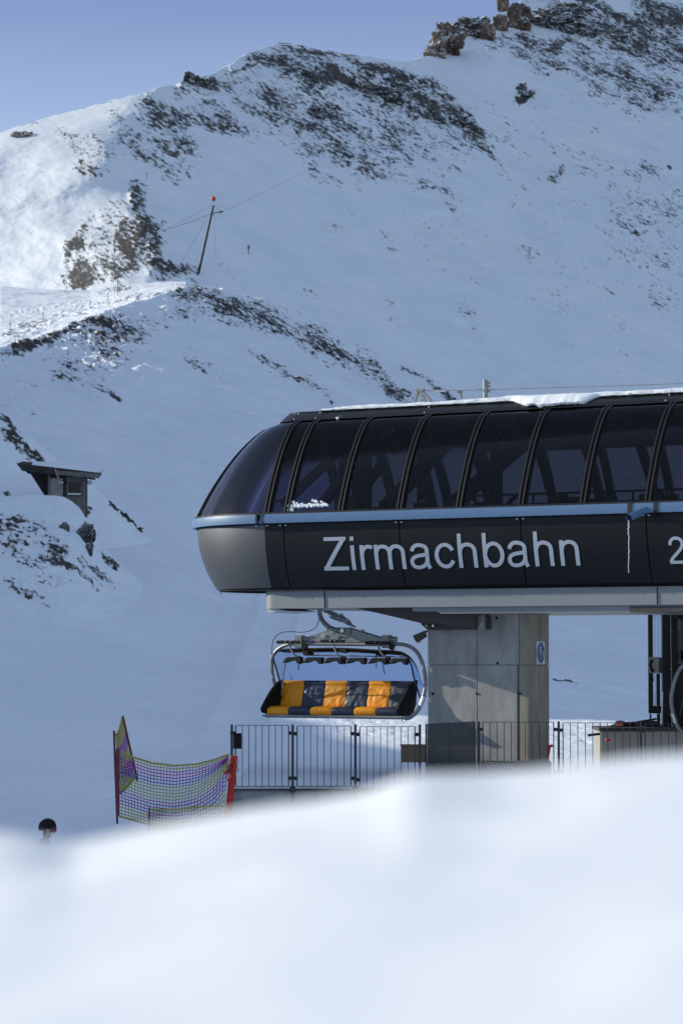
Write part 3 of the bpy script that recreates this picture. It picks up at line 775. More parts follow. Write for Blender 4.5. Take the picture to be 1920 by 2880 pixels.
# roof
mb = MB()
def tr(q_): return (Z_TB - .02 + (Z_TT - Z_TB + .02) * q_, IW_T - .08 + .30 * q_ ** 1.3, IA_T - .10 + (IA_TT - IA_T + .04) * q_)
shell(mb, tr, full, [0, .15, .5, 1], 0, .3); mb.build('roof_edge', M['anth2'], ST, True)
cap_ring('roof', Z_TT - .03, IW_T + .2, IA_TT - .05, M['anth2'])
mb = MB()
for p in (845, 905, 1210, 1885):
    s = s_of(p, Z_TT, IW_T + .2)
    for q_ in (.2, .8):
        z, iw, ia = tr(q_); t, m = stn(s, iw, ia, A0); mb.sphere((t, m - .01, z), .018, 8, 5); mb.cut()
mb.build_split('roof_rivet', M['chrome'], ST)

# interior: ceiling box, diagonal members, frames and walkway rails
mb = MB(); mb.box(((1.2 + TEND) / 2, B0, Z_TB - .38), (TEND - 1.2, 2.2, .62)); mb.build('ceiling_box', M['interior'], ST)
def ipt(px, py, m): t = px2t(px, 6.3, m); return (t, m, py2z(py, t, m))
mb = MB()
for a, b, wd in (((795, 1420), (1010, 1215), .10), ((905, 1420), (1075, 1200), .16), ((985, 1420), (1080, 1300), .12),
              ((1265, 1425), (1480, 1240), .42), ((1090, 1420), (1280, 1220), .40)):
    A_ = ipt(a[0], a[1], 2.3); B_ = ipt(b[0], b[1], 2.3); mb.beam(A_, B_, wd, .2); mb.cut()
mb.build_split('diagonal_beam', M['interior'], ST)
mb = MB()
for p in (1018, 1190, 1395): 
    a = ipt(p, 1430, 2.6); mb.box((a[0], 2.6, 6.2), (.34 if p == 1018 else .16, .3, 2.4)); mb.cut()
mb.build_split('interior_column', M['interior'], ST)
mb = MB()
for p in (910, 1060, 1215, 1330, 1510, 1645, 1800):
    pts = [ipt(p + dx, py, 4.4) for dx, py in ((46, 1430), (40, 1390), (22, 1320), (0, 1255), (-25, 1200))]
    for i in range(4): mb.beam(pts[i], pts[i + 1], .17, .17)
    mb.cut()
mb.build_split('rear_frame', M['interior'], ST)
mb = MB()
for zz, r_ in ((5.72, .02), (5.9, .025), (6.12, .03)):
    mb.tube([(.4, 3.9, zz), (TEND, 3.9, zz)], r_, 6)
for k in range(14): mb.box((.6 + k * .8, 3.9, 5.75), (.04, .04, .75))
mb.build('walkway_rail', M['interior'], ST)
mb = MB(); rr = random.Random(11)                       # machinery bits along the sill
for k in range(60):
    t = -1.5 + rr.random() * (TEND); hgt = .08 + .2 * rr.random() ** 2
    mb.box((t, 1.2 + rr.random() * 1.6, Z_BT + hgt / 2 - .02), (.08 + .3 * rr.random(), .2, hgt + .1)); mb.cut()
for k in range(9):
    t = .2 + k * 1.1
    mb.tube(crv([(t, 2.2, 5.5), (t + .1, 2.2, 5.85), (t + .35, 2.2, 5.95), (t + .45, 2.2, 5.5)], 4), .05, 6); mb.cut()
mb.build_split('machinery', M['interior'], ST)
mb = MB(); a = ipt(776, 1408, 1.2); mb.box(a, (.38, .05, .05)); mb.build('red_lever', mat('dull_red', (.20, .04, .04), .5), ST)

# lettering, drawn as strokes on the curved panels
def arc(cx, cy, rx, ry, a0, a1, n=22): return [(cx + rx * math.cos(R(a0 + (a1 - a0) * i / n)), cy + ry * math.sin(R(a0 + (a1 - a0) * i / n))) for i in range(n + 1)]
def c2(pts, n=6): return [(p.x, p.y) for p in crv([(a, b, 0) for a, b in pts], n)]
stem = [(.055, 0), (.055, .735)]
arch = c2([(.055, .40), (.075, .54), (.16, .65), (.28, .68), (.40, .645), (.475, .55), (.49, .43)]) + [(.49, 0)]
GL = {
 'Z': [([(.06, .945), (.71, .945)], .11), ([(0, .055), (.73, .055)], .11), ([(.075, .06), (.635, .94)], .12)],
 'i': [(stem, .11), ([(.055, .875), (.055, 1.0)], .11)],
 'r': [(stem, .11), (c2([(.055, .40), (.075, .54), (.14, .645), (.23, .685), (.32, .675), (.37, .65)]), .11)],
 'm': [(stem, .11), (c2([(.055, .40), (.075, .55), (.15, .655), (.25, .68), (.36, .65), (.435, .56), (.45, .43)]) + [(.45, 0)], .11),
       (c2([(.45, .40), (.47, .55), (.545, .655), (.645, .68), (.755, .65), (.83, .56), (.845, .43)]) + [(.845, 0)], .11)],
 'a': [(c2([(.07, .52), (.11, .62), (.20, .685), (.31, .695), (.43, .66), (.495, .59), (.505, .50), (.505, .30), (.51, .13), (.56, 0)]), .11),
       (c2([(.50, .43), (.40, .40), (.25, .38), (.12, .33), (.06, .245), (.06, .16), (.11, .075), (.21, .04), (.33, .055), (.44, .12), (.50, .23), (.505, .34)]), .105)],
 'c': [(arc(.305, .3675, .25, .32, 28, 332, 30), .11)],
 'h': [([(.055, 0), (.055, 1)], .11), (arch, .11)],
 'b': [([(.055, 0), (.055, 1)], .11), (arc(.31, .3675, .245, .32, -170, 170, 34), .11)],
 'n': [(stem, .11), (arch, .11)],
 '2': [(c2([(.06, .69), (.09, .83), (.19, .925), (.32, .945), (.46, .89), (.53, .76), (.50, .62), (.40, .48), (.25, .33), (.12, .2), (.04, .055)]), .115), ([(.02, .055), (.63, .055)], .11)],
 '3': [(c2([(.06, .72), (.12, .87), (.28, .945), (.45, .89), (.50, .75), (.43, .60), (.28, .54)]), .12), (c2([(.26, .54), (.45, .49), (.54, .32), (.47, .12), (.28, .055), (.11, .12), (.05, .27)]), .12)],
}
def strokes(ch):
    out = []
    for pts, w_ in GL[ch]:
        n = len(pts); L, Rr = [], []
        for i in range(n):
            a = pts[max(i - 1, 0)]; b = pts[min(i + 1, n - 1)]
            dx, dy = b[0] - a[0], b[1] - a[1]; d = math.hypot(dx, dy) or 1
            nx, ny = -dy / d * w_ / 2, dx / d * w_ / 2
            L.append((pts[i][0] + nx, pts[i][1] + ny)); Rr.append((pts[i][0] - nx, pts[i][1] - ny))
        # subdivide straight runs so that strokes follow the curved panel
        L2, R2 = [L[0]], [Rr[0]]
        for i in range(1, n):
            k = max(1, int(math.hypot(pts[i][0] - pts[i - 1][0], pts[i][1] - pts[i - 1][1]) / .08))
            for j in range(1, k + 1):
                f = j / k
                L2.append((L[i - 1][0] + (L[i][0] - L[i - 1][0]) * f, L[i - 1][1] + (L[i][1] - L[i - 1][1]) * f))
                R2.append((Rr[i - 1][0] + (Rr[i][0] - Rr[i - 1][0]) * f, Rr[i - 1][1] + (Rr[i][1] - Rr[i - 1][1]) * f))
        out.append((L2, R2))
    return out
def on_panel(t, z, off):
    q_ = (z - Z_BB) / (Z_PB - Z_BB); _, iw, ia = pn(min(max(q_, 0), 1)); return (t, iw - off, z)
def letter(ch, px, py_base, cap, xs=1.0):
    t0 = px2t(px, 4.9); t1 = px2t(px + 95, 4.9)
    k = (t1 - t0) / 95 * 95 * xs * (cap / (cap))        # metres per unit (95 px)
    zb = py2z(py_base, t0, .1)
    hz = cap
    mb = MB()
    for si, (L, Rr) in enumerate(strokes(ch)):
        n = len(L); off = .006 + si * .0016
        V = [on_panel(t0 + p[0] * k * hz_, zb + p[1] * hz, off) for p in L for hz_ in (1,)] + [on_panel(t0 + p[0] * k, zb + p[1] * hz, off) for p in Rr]
        V += [on_panel(v[0], v[2], -.004) for v in V]
        fs = []
        for i in range(n - 1):
            fs += [(i, i + 1, n + i + 1, n + i), (2 * n + i, 3 * n + i, 3 * n + i + 1, 2 * n + i + 1), (i, 2 * n + i, 2 * n + i + 1, i + 1), (n + i, n + i + 1, 3 * n + i + 1, 3 * n + i)]
        fs += [(0, n, 3 * n, 2 * n), (n - 1, 3 * n - 1, 4 * n - 1, 2 * n - 1)]
        mb.add(V, fs)
    o = mb.build('letter', M['letter'], ST, merge=False); return o
CAPM = .715
pos = [('Z', 899), ('i', 978), ('r', 1004), ('m', 1044), ('a', 1143), ('c', 1213), ('h', 1279), ('b', 1349), ('a', 1417), ('h', 1493), ('n', 1565)]
for ch, px in pos:
    f = (px - 899) / (1565 - 899)
    letter(ch, px, 1604.5 + (1591 - 1604.5) * f, CAPM * (.985 + .0 * f), 1.0 + .04 * f)
letter('2', 1871, 1585.5, .535, .78)

# pillar
PM = 1.55
pt0, pt1 = px2t(1203, 2, PM), px2t(1482, 2, PM)
PIL = MB(); pz1 = Zb(1728, PM)
pw = pt1 - pt0; pdp = .95
PIL.box(((pt0 + pt1) / 2, PM + pdp / 2 + .03, pz1 / 2 - .6), (pw - .02, pdp - .06, pz1 + 1.2))
pil = PIL.build('pillar', M['conc2'], ST)
zj = py2z(1870, pt0, PM); tv = px2t(1341, 2, PM); tg = px2t(1458, 2, PM)
for i, (a, b, z0, z1) in enumerate(((pt0, tv - .006, zj + .006, pz1), (tv + .006, tg, zj + .006, pz1), (pt0, tv - .006, -1.2, zj - .006), (tv + .006, tg - .04, -1.2, zj - .006), (tg + .01, pt1, zj + .006, pz1 - .0), (tg + .01, pt1, -1.2, zj - .006))):
    mb = MB(); prd = .0 if i < 4 else .012
    mb.box(((a + b) / 2, PM + .02 + prd, (z0 + z1) / 2), (b - a, .05, z1 - z0)); mb.build('concrete_slab', M['conc'] if i < 4 else M['conc2'], pil, bevel=.004)
for (a, b, z0, z1) in ((PM + .01, PM + pdp * .55 - .005, zj + .006, pz1), (PM + pdp * .55 + .005, PM + pdp, zj + .006, pz1), (PM + .01, PM + pdp * .55 - .005, -1.2, zj - .006), (PM + pdp * .55 + .005, PM + pdp, -1.2, zj - .006)):
    mb = MB(); mb.box((pt1 + .012, (a + b) / 2, (z0 + z1) / 2), (.03, b - a, z1 - z0)); mb.build('concrete_slab', M['conc2'], pil, bevel=.004)
mb = MB()
for px, py in ((1397, 1738), (1399, 1865), (1217, 1951), (1341, 1951), (1461, 1951)):
    t = px2t(px, 2, PM); z = py2z(py, t, PM)
    mb.M = Matrix.Translation((t, PM - .008, z)) @ Matrix.Rotation(R(90), 4, 'X')
    mb.tube([(0, 0, -.004), (0, 0, .012)], .028, 12); mb.cut()
mb.M = Matrix(); mb.build_split('tie_hole', M['black'], pil)
# steel girder and its brackets
def fpt(px, py, m): t = px2t(px, 3.5, m); return (t, py2z(py, t, m))
mb = MB(); pl = [fpt(995, 1709, 1.0), fpt(1190, 1754, 1.0), fpt(1228, 1753, 1.0), fpt(1330, 1768, 1.0), fpt(1330, 1700, 1.0), fpt(1030, 1700, 1.0)]
mb.prism(pl, 1.0, 1.5); mb.build('girder', M['dark_under'], ST)
mb = MB(); pl = [fpt(1185, 1755, 1.3), fpt(1204, 1772, 1.3), fpt(1366, 1770, 1.3), fpt(1366, 1733, 1.3), fpt(1185, 1733, 1.3)]
mb.prism(pl, 1.25, 1.54); mb.build('bearing_plate', M['dark_under'], ST, bevel=.01)
mb = MB()
for p in (1200, 1217, 1301, 1318):
    a = fpt(p, 1760, 1.2); mb.M = Matrix.Translation((a[0], 1.24, a[1])) @ Matrix.Rotation(R(90), 4, 'X'); mb.tube([(0, 0, -.03), (0, 0, .05)], .028, 10); mb.cut()
mb.M = Matrix(); a = fpt(1338, 1739, 1.2); mb.sphere((a[0], 1.2, a[1]), .04, 10, 6); mb.cut()
mb.build_split('bolt', M['chrome'], ST, True)
mb = MB()
for p in (1197, 1308):
    mb.tube([(*(lambda q_: (q_[0], 1.18, q_[1]))(fpt(p, 1733, 1.2)),), (*(lambda q_: (q_[0], 1.18, q_[1]))(fpt(p + 8, 1762, 1.2)),)], .035, 8); mb.cut()
mb.build_split('bracket', M['dark_under'], ST, True)
a = fpt(1353, 1752, 1.2); mb = MB(); mb.box((a[0], 1.2, a[1]), (.18, .06, .36)); b1 = mb.build('junction_box', M['steel'], ST, bevel=.01)
mb = MB(); 
for k in range(7): mb.beam((a[0] - .08 + rr.random() * .12, 1.165, a[1] - .1 + rr.random() * .1), (a[0] - .06 + rr.random() * .14, 1.165, a[1] - .02 + rr.random() * .05), .02, .004)
mb.build('sticker', M['white'], b1)

# rain pipe
pa = ipt(1813, 1432, -.05); t_ = px2t(1766, 5.3, -.75); pb = (t_, -.75, py2z(1457, t_, -.75))
mb = MB(); mb.tube([(pa[0], .02, pa[2]), pb], .075, 14, cap=False); mb.tube([(pa[0], .02, pa[2]), pb], .055, 14, cap=False)
mb.build('rain_pipe', M['blue'], ST, True)
IC = thing('icicle', 'long thin icicle hanging from the end of the blue rain pipe', 'icicle', loc2w(pb[0], pb[1], pb[2]), -AL)
mb = MB(); n = 60; rr2 = random.Random(2)
L = pb[2] - py2z(1604, pb[0], pb[1])
mb.tube([(rr2.uniform(-.012, .012), rr2.uniform(-.01, .01), -.05 - L * i / n) for i in range(n + 1)], [.010 * (1 - .5 * i / n) * rr2.uniform(.7, 1.3) + .003 for i in range(n + 1)], 8)
mb.build('ice', M['ice'], IC, True)

# roof snow
def roof_snow():
    n = 420; t_a, t_b = px2t(912, Z_TT, IW_T + .3), TEND
    lm = [(0, 0)]
    tl0, tl1 = px2t(1500, Z_TT, 1.7), px2t(1680, Z_TT, 1.7)
    mb = MB(); cs = 12; V = []
    for i in range(n + 1):
        t = t_a + (t_b - t_a) * i / n
        grow = min(1, (t - t_a) / .6)
        h = (.055 + .03 * nf(t * .5, 1) + .02 * nf(t * 2.3, 2) + .006 * nf(t * 9, 5)) * (.25 + .75 * grow)
        bulge = float(sm(tl0 - .55, tl0 + .15, t) * (1 - sm(tl1 - .25, tl1 + .12, t)))
        h += .03 * float(sm(tl0 - 2.5, tl0, t) * (1 - sm(tl1 - .5, tl1 + 2, t))) + .02
        h = max(h, .02)
        m_e = IW_T + .16 + .02 * nf(t * 3, 8)
        drop = bulge * (.16 + .05 * nf(t * 4, 6) + .02 * nf(t * 15, 7)); outm = bulge * .24
        z0 = Z_TT + .005
        prof = [(3.2, z0 - .02), (3.2, z0 + h * 1.3), (2.4, z0 + h * 1.25), (m_e + .25, z0 + h * 1.1), (m_e + .05, z0 + h * .95),
                (m_e - .35 * outm - .0, z0 + h * .7 - drop * .12), (m_e - .75 * outm - .01, z0 + h * .3 - drop * .45), (m_e - outm - .012, z0 - drop * .8 ), (m_e - outm + .02, z0 - drop - .012),
                (m_e - outm * .4 + .05, z0 - drop * .8), (m_e + .1, z0 - drop * .2 - .0), (m_e + .3, z0 - .03)]
        for j, (m, z) in enumerate(prof):
            V.append((t, m + .015 * nf(t * 7 + j, 4) * (1 if 3 < j < 9 else 0), z + .012 * nf(t * 6, 20 + j) * (1 if 2 < j < 9 else 0)))
    nc = 12; fs = []
    for i in range(n):
        for j in range(nc):
            j2 = (j + 1) % nc; fs.append((i * nc + j, (i + 1) * nc + j, (i + 1) * nc + j2, i * nc + j2))
    fs.append(tuple(range(nc))); fs.append(tuple(n * nc + j for j in range(nc)))
    mb.add(V, fs)
    o = mb.build('roof_snow', M['snow'], None, True)
    o.location = W0; o.rotation_euler = (0, 0, -AL)
    tag(o, 'strip of melting snow lying along the station roof edge with one sagging lump', 'snow')
roof_snow()
# clumps of snow stuck to the glass
def clump(t_m_z, n, spread, size, seed, label):
    rr = random.Random(seed); mb = MB()
    for k in range(n):
        r_ = size * rr.uniform(.6, 1.25)
        t = t_m_z[0] + spread[0] * (2.2 * k / max(n - 1, 1) - 1.1); hump = .35 + .65 * math.sin(math.pi * k / n)
        z = t_m_z[2] + (abs(rr.gauss(0, spread[1])) * hump if k % 3 == 0 else rr.uniform(0, size))
        q_ = min(max((z - Z_BT) / (Z_TB - Z_BT), 0), 1); _, iw, _ = gl(q_)
        mb.sphere((t, iw - r_ * .3, z), r_, 8, 6, sc=(1 + rr.uniform(-.2, .4), .6, 1))
    o = mb.build('snow_clump', M['snow'], None, True); o.location = W0; o.rotation_euler = (0, 0, -AL)
    tag(o, label, 'snow')
t = px2t(858, 5.8); clump((t, 0, py2z(1424, t)), 90, (.46, .09), .030, 4, 'crumbly snow clumps caught on the glass foot, left end of the canopy')
t = px2t(812, 5.8); clump((t, 0, py2z(1436, t)), 8, (.05, .06), .035, 6, 'small snow clump beside the second rib above the blue band')
t = px2t(943, 7.6, 1.2); clump((t, 0, py2z(1176, t, 1.3)), 7, (.05, .01), .035, 7, 'little snow clump under the roof edge at the third pane')

# ================================================================== chairlift chairs
PSI = R(31)
CO = P(962, 2010, 62.0)
Yl = Vector((math.sin(PSI), math.cos(PSI), 0)); Xl = Vector((math.cos(PSI), -math.sin(PSI), 0))
def cl(px, py, y):
    u, v = uv(px, py); d = Vector((u, 1, v)); o = Vector((0, 0, CAMZ)) - CO
    s = (y - o.dot(Yl)) / d.dot(Yl); p = o + d * s
    return Vector((p.dot(Xl), y, p.z))
def k3(x, y, yy=0.0): return cl(700 + .3571 * x, 1680 + .3571 * y, yy)   # from the enlarged crop
CH = thing('chairlift_chair', 'six seat chairlift chair with orange and navy cushions hanging beside the pillar', 'chairlift chair', CO, -PSI, 'chairs on the lift')
xs0 = k3(148, 880, -.30).x; xs6 = k3(1178, 900, -.30).x
zs_ = k3(148, 860, -.30).z - .01; zbt_ = k3(455, 655, .36).z
wc = (xs6 - xs0) / 6
def pad(name, fn, m, n1=12, n2=14, parent=CH):
    """cushion: fn(u,v,side) side 0 front skin, 1 back skin"""
    mb = MB(); V = []
    for k in (0, 1):
        for i in range(n1 + 1):
            for j in range(n2 + 1): V.append(fn(i / n1, j / n2, k))
    ix = lambda k, i, j: k * (n1 + 1) * (n2 + 1) + i * (n2 + 1) + j
    fs = [(ix(k, i, j), ix(k, i + 1, j), ix(k, i + 1, j + 1), ix(k, i, j + 1)) for k in (0, 1) for i in range(n1) for j in range(n2)]
    for i in range(n1):
        for j in (0, n2): fs.append((ix(0, i, j), ix(0, i + 1, j), ix(1, i + 1, j), ix(1, i, j)))
    for j in range(n2):
        for i in (0, n1): fs.append((ix(0, i, j), ix(0, i, j + 1), ix(1, i, j + 1), ix(1, i, j)))
    mb.add(V, fs); return mb.build(name, m, parent, True)
for c in range(6):
    m = M['orange'] if c % 2 == 0 else M['navy']; xa = xs0 + c * wc
    def seatf(u, v, k, xa=xa, c=c):
        # v: 0 at the rear, 1 round the front edge
        x = xa + .008 + (wc - .016) * u
        e = 1 - (2 * u - 1) ** 6
        pr = [(.22, 0), (.0, .01), (-.2, .012), (-.30, -.01), (-.345, -.06), (-.335, -.13)]
        f = v * 5; i = min(int(f), 4); f -= i
        y = pr[i][0] * (1 - f) + pr[i + 1][0] * f; z = pr[i][1] * (1 - f) + pr[i + 1][1] * f
        if k == 0: return (x, y - .012 * e * (v > .5), zs_ + z + .014 * e + .006 * nf(u * 5 + c * 3, v * 4))
        return (x, min(y + .05, .22), zs_ + z - .06)
    pad('seat_cushion', seatf, m)
    def backf(u, v, k, xa=xa, c=c):
        x = xa + .006 + (wc - .012) * u; z = zs_ + .0 + (zbt_ - zs_) * v
        y = .20 + .16 * v
        e = (1 - (2 * u - 1) ** 6) * (1 - (2 * v - 1) ** 8)
        top = .035 * math.exp(-((v - .93) / .08) ** 2)
        seamv = -.02 * math.exp(-((v - .77) / .015) ** 2)
        wr = .016 * nf(u * 3 + v * 2.5 + c * 7, v * 2 - u * 3) + .008 * nf(u * 8 + c, v * 6) if v < .75 else 0
        return (x, y - (.014 * e + top + seamv + wr) if k == 0 else y + .05, z)
    pad('backrest_cushion', backf, m, 14, 24)
side = [(.40, zbt_ + .02), (.30, zs_ - .02), (.05, zs_ - .13), (-.34, zs_ - .16), (-.45, zs_ - .11), (-.46, zs_ - .04), (-.30, zs_ + .14), (.02, zs_ + .43), (.25, zbt_ - .02)]
for sx in (xs0 - .06, xs6 + .05):
    def sf(u, v, k, sx=sx):
        n = 4; top_ = [(.40, zbt_ + .02), (.20, zbt_ - .03), (-.04, zs_ + .40), (-.32, zs_ + .14), (-.47, zs_ - .03)]
        bot_ = [(.34, zs_ + .1), (.22, zs_ - .09), (.05, zs_ - .14), (-.20, zs_ - .16), (-.44, zs_ - .12)]
        f = u * 4; i = min(int(f), 3); f -= i
        a = [top_[i][j] * (1 - f) + top_[i + 1][j] * f for j in (0, 1)]; b = [bot_[i][j] * (1 - f) + bot_[i + 1][j] * f for j in (0, 1)]
        y = a[0] * v + b[0] * (1 - v); z = a[1] * v + b[1] * (1 - v)
        bl = .045 * (1 - (2 * v - 1) ** 4) * (1 - (2 * u - 1) ** 6) + .02 * nf(u * 5, v * 4 + sx)
        return (sx + (-.02 - bl if k == 0 else .02 + bl), y, z)
    pad('side_cover', sf, M['cover'], 16, 8)
mb = MB()
for y, z, r_ in ((-.33, zs_ - .19, .028), (-.20, zs_ - .215, .022), (.12, zs_ - .16, .025)):
    mb.tube([(xs0 - .1, y, z), (xs6 + .12, y, z)], r_, 10); mb.cut()
mb.build_split('seat_rail', M['steel'], CH, True)
mb = MB(); mb.box(((xs0 + xs6) / 2, 0, zs_ - .11), (xs6 - xs0, .60, .06)); mb.build('seat_pan', M['blackm'], CH, bevel=.01)
mb = MB(); mb.box(((xs0 + xs6) / 2, -.345, zs_ - .20), (.22, .02, .05)); mb.build('rail_clip', M['steel'], CH, bevel=.004)
hp_ = [(225, 800, .28), (205, 690, .22), (190, 640, .2), (182, 560, .16), (183, 480, .12), (210, 430, .08), (270, 385, .04), (360, 366, .0), (600, 368, .0), (850, 370, .0), (1100, 370, .0), (1160, 368, .0), (1230, 376, .0), (1300, 410, .0),
       (1350, 480, .0), (1383, 600, -.02), (1388, 700, -.05), (1367, 800, -.10), (1330, 890, -.16), (1270, 945, -.24), (1215, 958, -.30)]
mb = MB(); mb.tube(crv([k3(*p) for p in hp_], 6), .041, 14); hoop = mb.build('hoop_frame', M['steel'], CH, True)
mb = MB(); mb.tube([k3(1375, 785, -.09), k3(1348, 860, -.14)], .047, 14); mb.build('hoop_sleeve', M['chrome'], hoop, True)
# second slim side tube on the left
mb = MB(); mb.tube(crv([k3(175, 450, .1), k3(172, 560, .14), k3(185, 640, .16), k3(200, 700, .2)], 4), .018, 8); mb.build('side_tube', M['steel'], CH, True)
rimp = [(262, 690, .12), (240, 650, .05), (215, 560, -.02), (193, 485, -.05), (207, 432, -.05), (255, 413, -.05), (450, 406, -.05), (720, 403, -.05), (1000, 418, -.05), (1180, 430, -.05), (1240, 462, -.05), (1275, 530, -.05), (1300, 640, -.02), (1325, 720, .03), (1345, 790, .08)]
rim = crv([k3(*p) for p in rimp], 5)
mb = MB(); mb.tube(rim, .019, 8); rimo = mb.build('bubble_rim', M['blackm'], CH, True)
cx_ = (xs0 + xs6) / 2 + .05
def bub(a, b):
    f = a * (len(rim) - 1); i = min(int(f), len(rim) - 2); f -= i; p = rim[i] * (1 - f) + rim[i + 1] * f
    t = b * math.pi / 2
    zl = zbt_ - .1
    return (cx_ + (p.x - cx_) * (.92 + .08 * math.cos(t * 1.0)), p.y + .50 * math.sin(t) ** 1.0, zl + (p.z - zl) * math.cos(t) ** .5 if p.z > zl else p.z)
mb = MB(); mb.grid(bub, [i / 60 for i in range(61)], [i / 16 for i in range(17)])
mb.build('bubble_shield', M['bubble'], CH, True)
# overhead bars
mb = MB(); mb.tube([k3(285, 486, -.22), k3(600, 484, -.22), k3(1245, 492, -.22)], .012, 8); mb.cut()
mb.tube([k3(440, 455, -.05), k3(1235, 470, -.05)], .014, 8); mb.cut(); mb.build_split('cross_rod', M['steel'], CH, True)
mb = MB(); mb.tube([k3(290, 490, -.2), k3(275, 600, 0), k3(255, 770, .15)], .014, 8); mb.build('lift_rod', M['steel'], CH, True)
for ax, bx in ((320, 430), (665, 770), (1015, 1110)):
    mb = MB(); mb.tube(crv([k3(ax, 365, -.25), k3(ax + 12, 410, -.26), k3(ax + 40, 455, -.26), k3(bx - 30, 470, -.24), k3(bx, 488, -.22)], 5), .022, 10)
    mb.build('restraint_arm', M['steel'], CH, True)
for x0_, x1_, y0_ in ((222, 398, 341), (568, 752, 333), (918, 1108, 347)):
    mb = MB(); n = 7; poly = []
    for i in range(n + 1):
        x = x0_ + (x1_ - x0_) * i / n; poly.append((x, y0_)); 
        if i < n: poly.append((x + (x1_ - x0_) / n * .5, y0_ - (2 if i % 2 else -1)))
    for i in range(n, -1, -1):
        x = x0_ + (x1_ - x0_) * i / n; poly.append((x, y0_ + 21))
        if i > 0: poly.append((x - (x1_ - x0_) / n * .5, y0_ + 26))
    mb.prism([(lambda q: (q.x, q.z))(k3(a, b, -.28)) for a, b in poly], -.31, -.25)
    h = mb.build('grip_pad', M['black'], CH)
    mb = MB()
    for f in (.38, .58): mb.sphere(k3(x0_ + (x1_ - x0_) * f, y0_ + 10, -.32), .014, 8, 5); mb.cut()
    mb.build_split('screw', M['chrome'], h, True)
for x0_, x1_ in ((277, 420), (437, 583), (600, 742), (770, 922), (945, 1092), (1112, 1252)):
    q_ = lambda f, y: (lambda v: (v.x, v.z))(k3(x0_ + (x1_ - x0_) * f, y, -.24))
    yy = 470 + (x0_ - 277) * .011
    mb = MB(); mb.prism([q_(0, yy + 46), q_(.20, yy + 5), q_(.30, yy), q_(.97, yy), q_(1, yy + 8), q_(1, yy + 40), q_(.93, yy + 54), q_(.84, yy + 50), q_(.74, yy + 30), q_(.42, yy + 30), q_(.28, yy + 38), q_(.10, yy + 46)], -.32, -.18)
    mb.build('footrest', M['black'], CH, bevel=.006)
for x, y in ((430, 420), (715, 400), (1000, 422)):
    mb = MB(); mb.prism([(lambda v: (v.x, v.z))(k3(a, b, -.05)) for a, b in ((x, y), (x + 55, y + 5), (x + 72, y + 28), (x + 45, y + 40), (x + 10, y + 34))], -.12, .03)
    mb.build('rim_hinge', M['black'], CH, bevel=.006)
for pts in (((405, 470), (400, 510), (390, 545), (392, 572)), ((1000, 440), (998, 480), (1003, 520), (1002, 556)), ((1085, 500), (1060, 525), (1058, 560), (1070, 603)), ((735, 500), (745, 512), (758, 528))):
    mb = MB(); pp = crv([k3(a, b, -.26) for a, b in pts], 4)
    for i in range(len(pp) - 1): mb.beam(pp[i], pp[i + 1], .03, .006)
    mb.build('strap', M['black'], CH)
for x in (385, 735, 1080):
    mb = MB(); mb.box(k3(x + 12, 495, -.27), (.10, .06, .16), Matrix.Rotation(.35, 3, 'Y')); mb.build('lock', M['black'], CH, bevel=.01)
# yoke, hanger arm, clamps
yk = [(450, 345), (462, 312), (560, 280), (640, 250), (712, 236), (790, 238), (880, 262), (960, 292), (1055, 320), (1062, 346)]
mb = MB(); mb.prism([(lambda v: (v.x, v.z))(k3(a, b, .0)) for a, b in yk], -.035, .035); yo = mb.build('yoke_plate', M['steel'], CH, bevel=.008)
mb = MB(); mb.prism([(lambda v: (v.x, v.z))(k3(a, b, .0)) for a, b in ((700, 322), (730, 302), (755, 310), (785, 325), (760, 324), (735, 318), (715, 326))], -.042, .042); mb.build('plate_slot', M['bubble'] if 0 else M['navy'], yo)
mb = MB(); mb.beam(k3(790, 240, 0), k3(1055, 320, 0), .09, .018); mb.build('plate_flange', M['dark_under'], yo)
mb = MB(); mb.tube(crv([k3(620, 20, .05), k3(590, 70, .02), k3(560, 100, 0), k3(562, 150, 0), k3(590, 200, -.02), k3(640, 240, -.03), (k3(710, 262, -.04)), k3(760, 272, -.04)], 6), .052, 14)
mb.build('hanger_arm', M['steel'], CH, True)
mb = MB(); mb.M = Matrix.Translation(k3(742, 262, -.08)) @ Matrix.Rotation(R(90), 4, 'X'); mb.tube([(0, 0, -.05), (0, 0, .06)], .05, 6); mb.M = Matrix(); mb.build('hanger_bolt', M['chrome'], yo)
mb = MB(); mb.box(k3(775, 275, -.05), (.16, .05, .11)); mb.box(k3(897, 262, -.03), (.06, .06, .05)); mb.build('hanger_bracket', M['steel'], yo, bevel=.006)
mb = MB(); mb.tube(crv([k3(620, 275, -.06), k3(618, 245, -.08), k3(655, 236, -.08), k3(690, 262, -.08), k3(712, 300, -.07)], 5), .006, 6); mb.build('loop_cable', M['black'], yo)
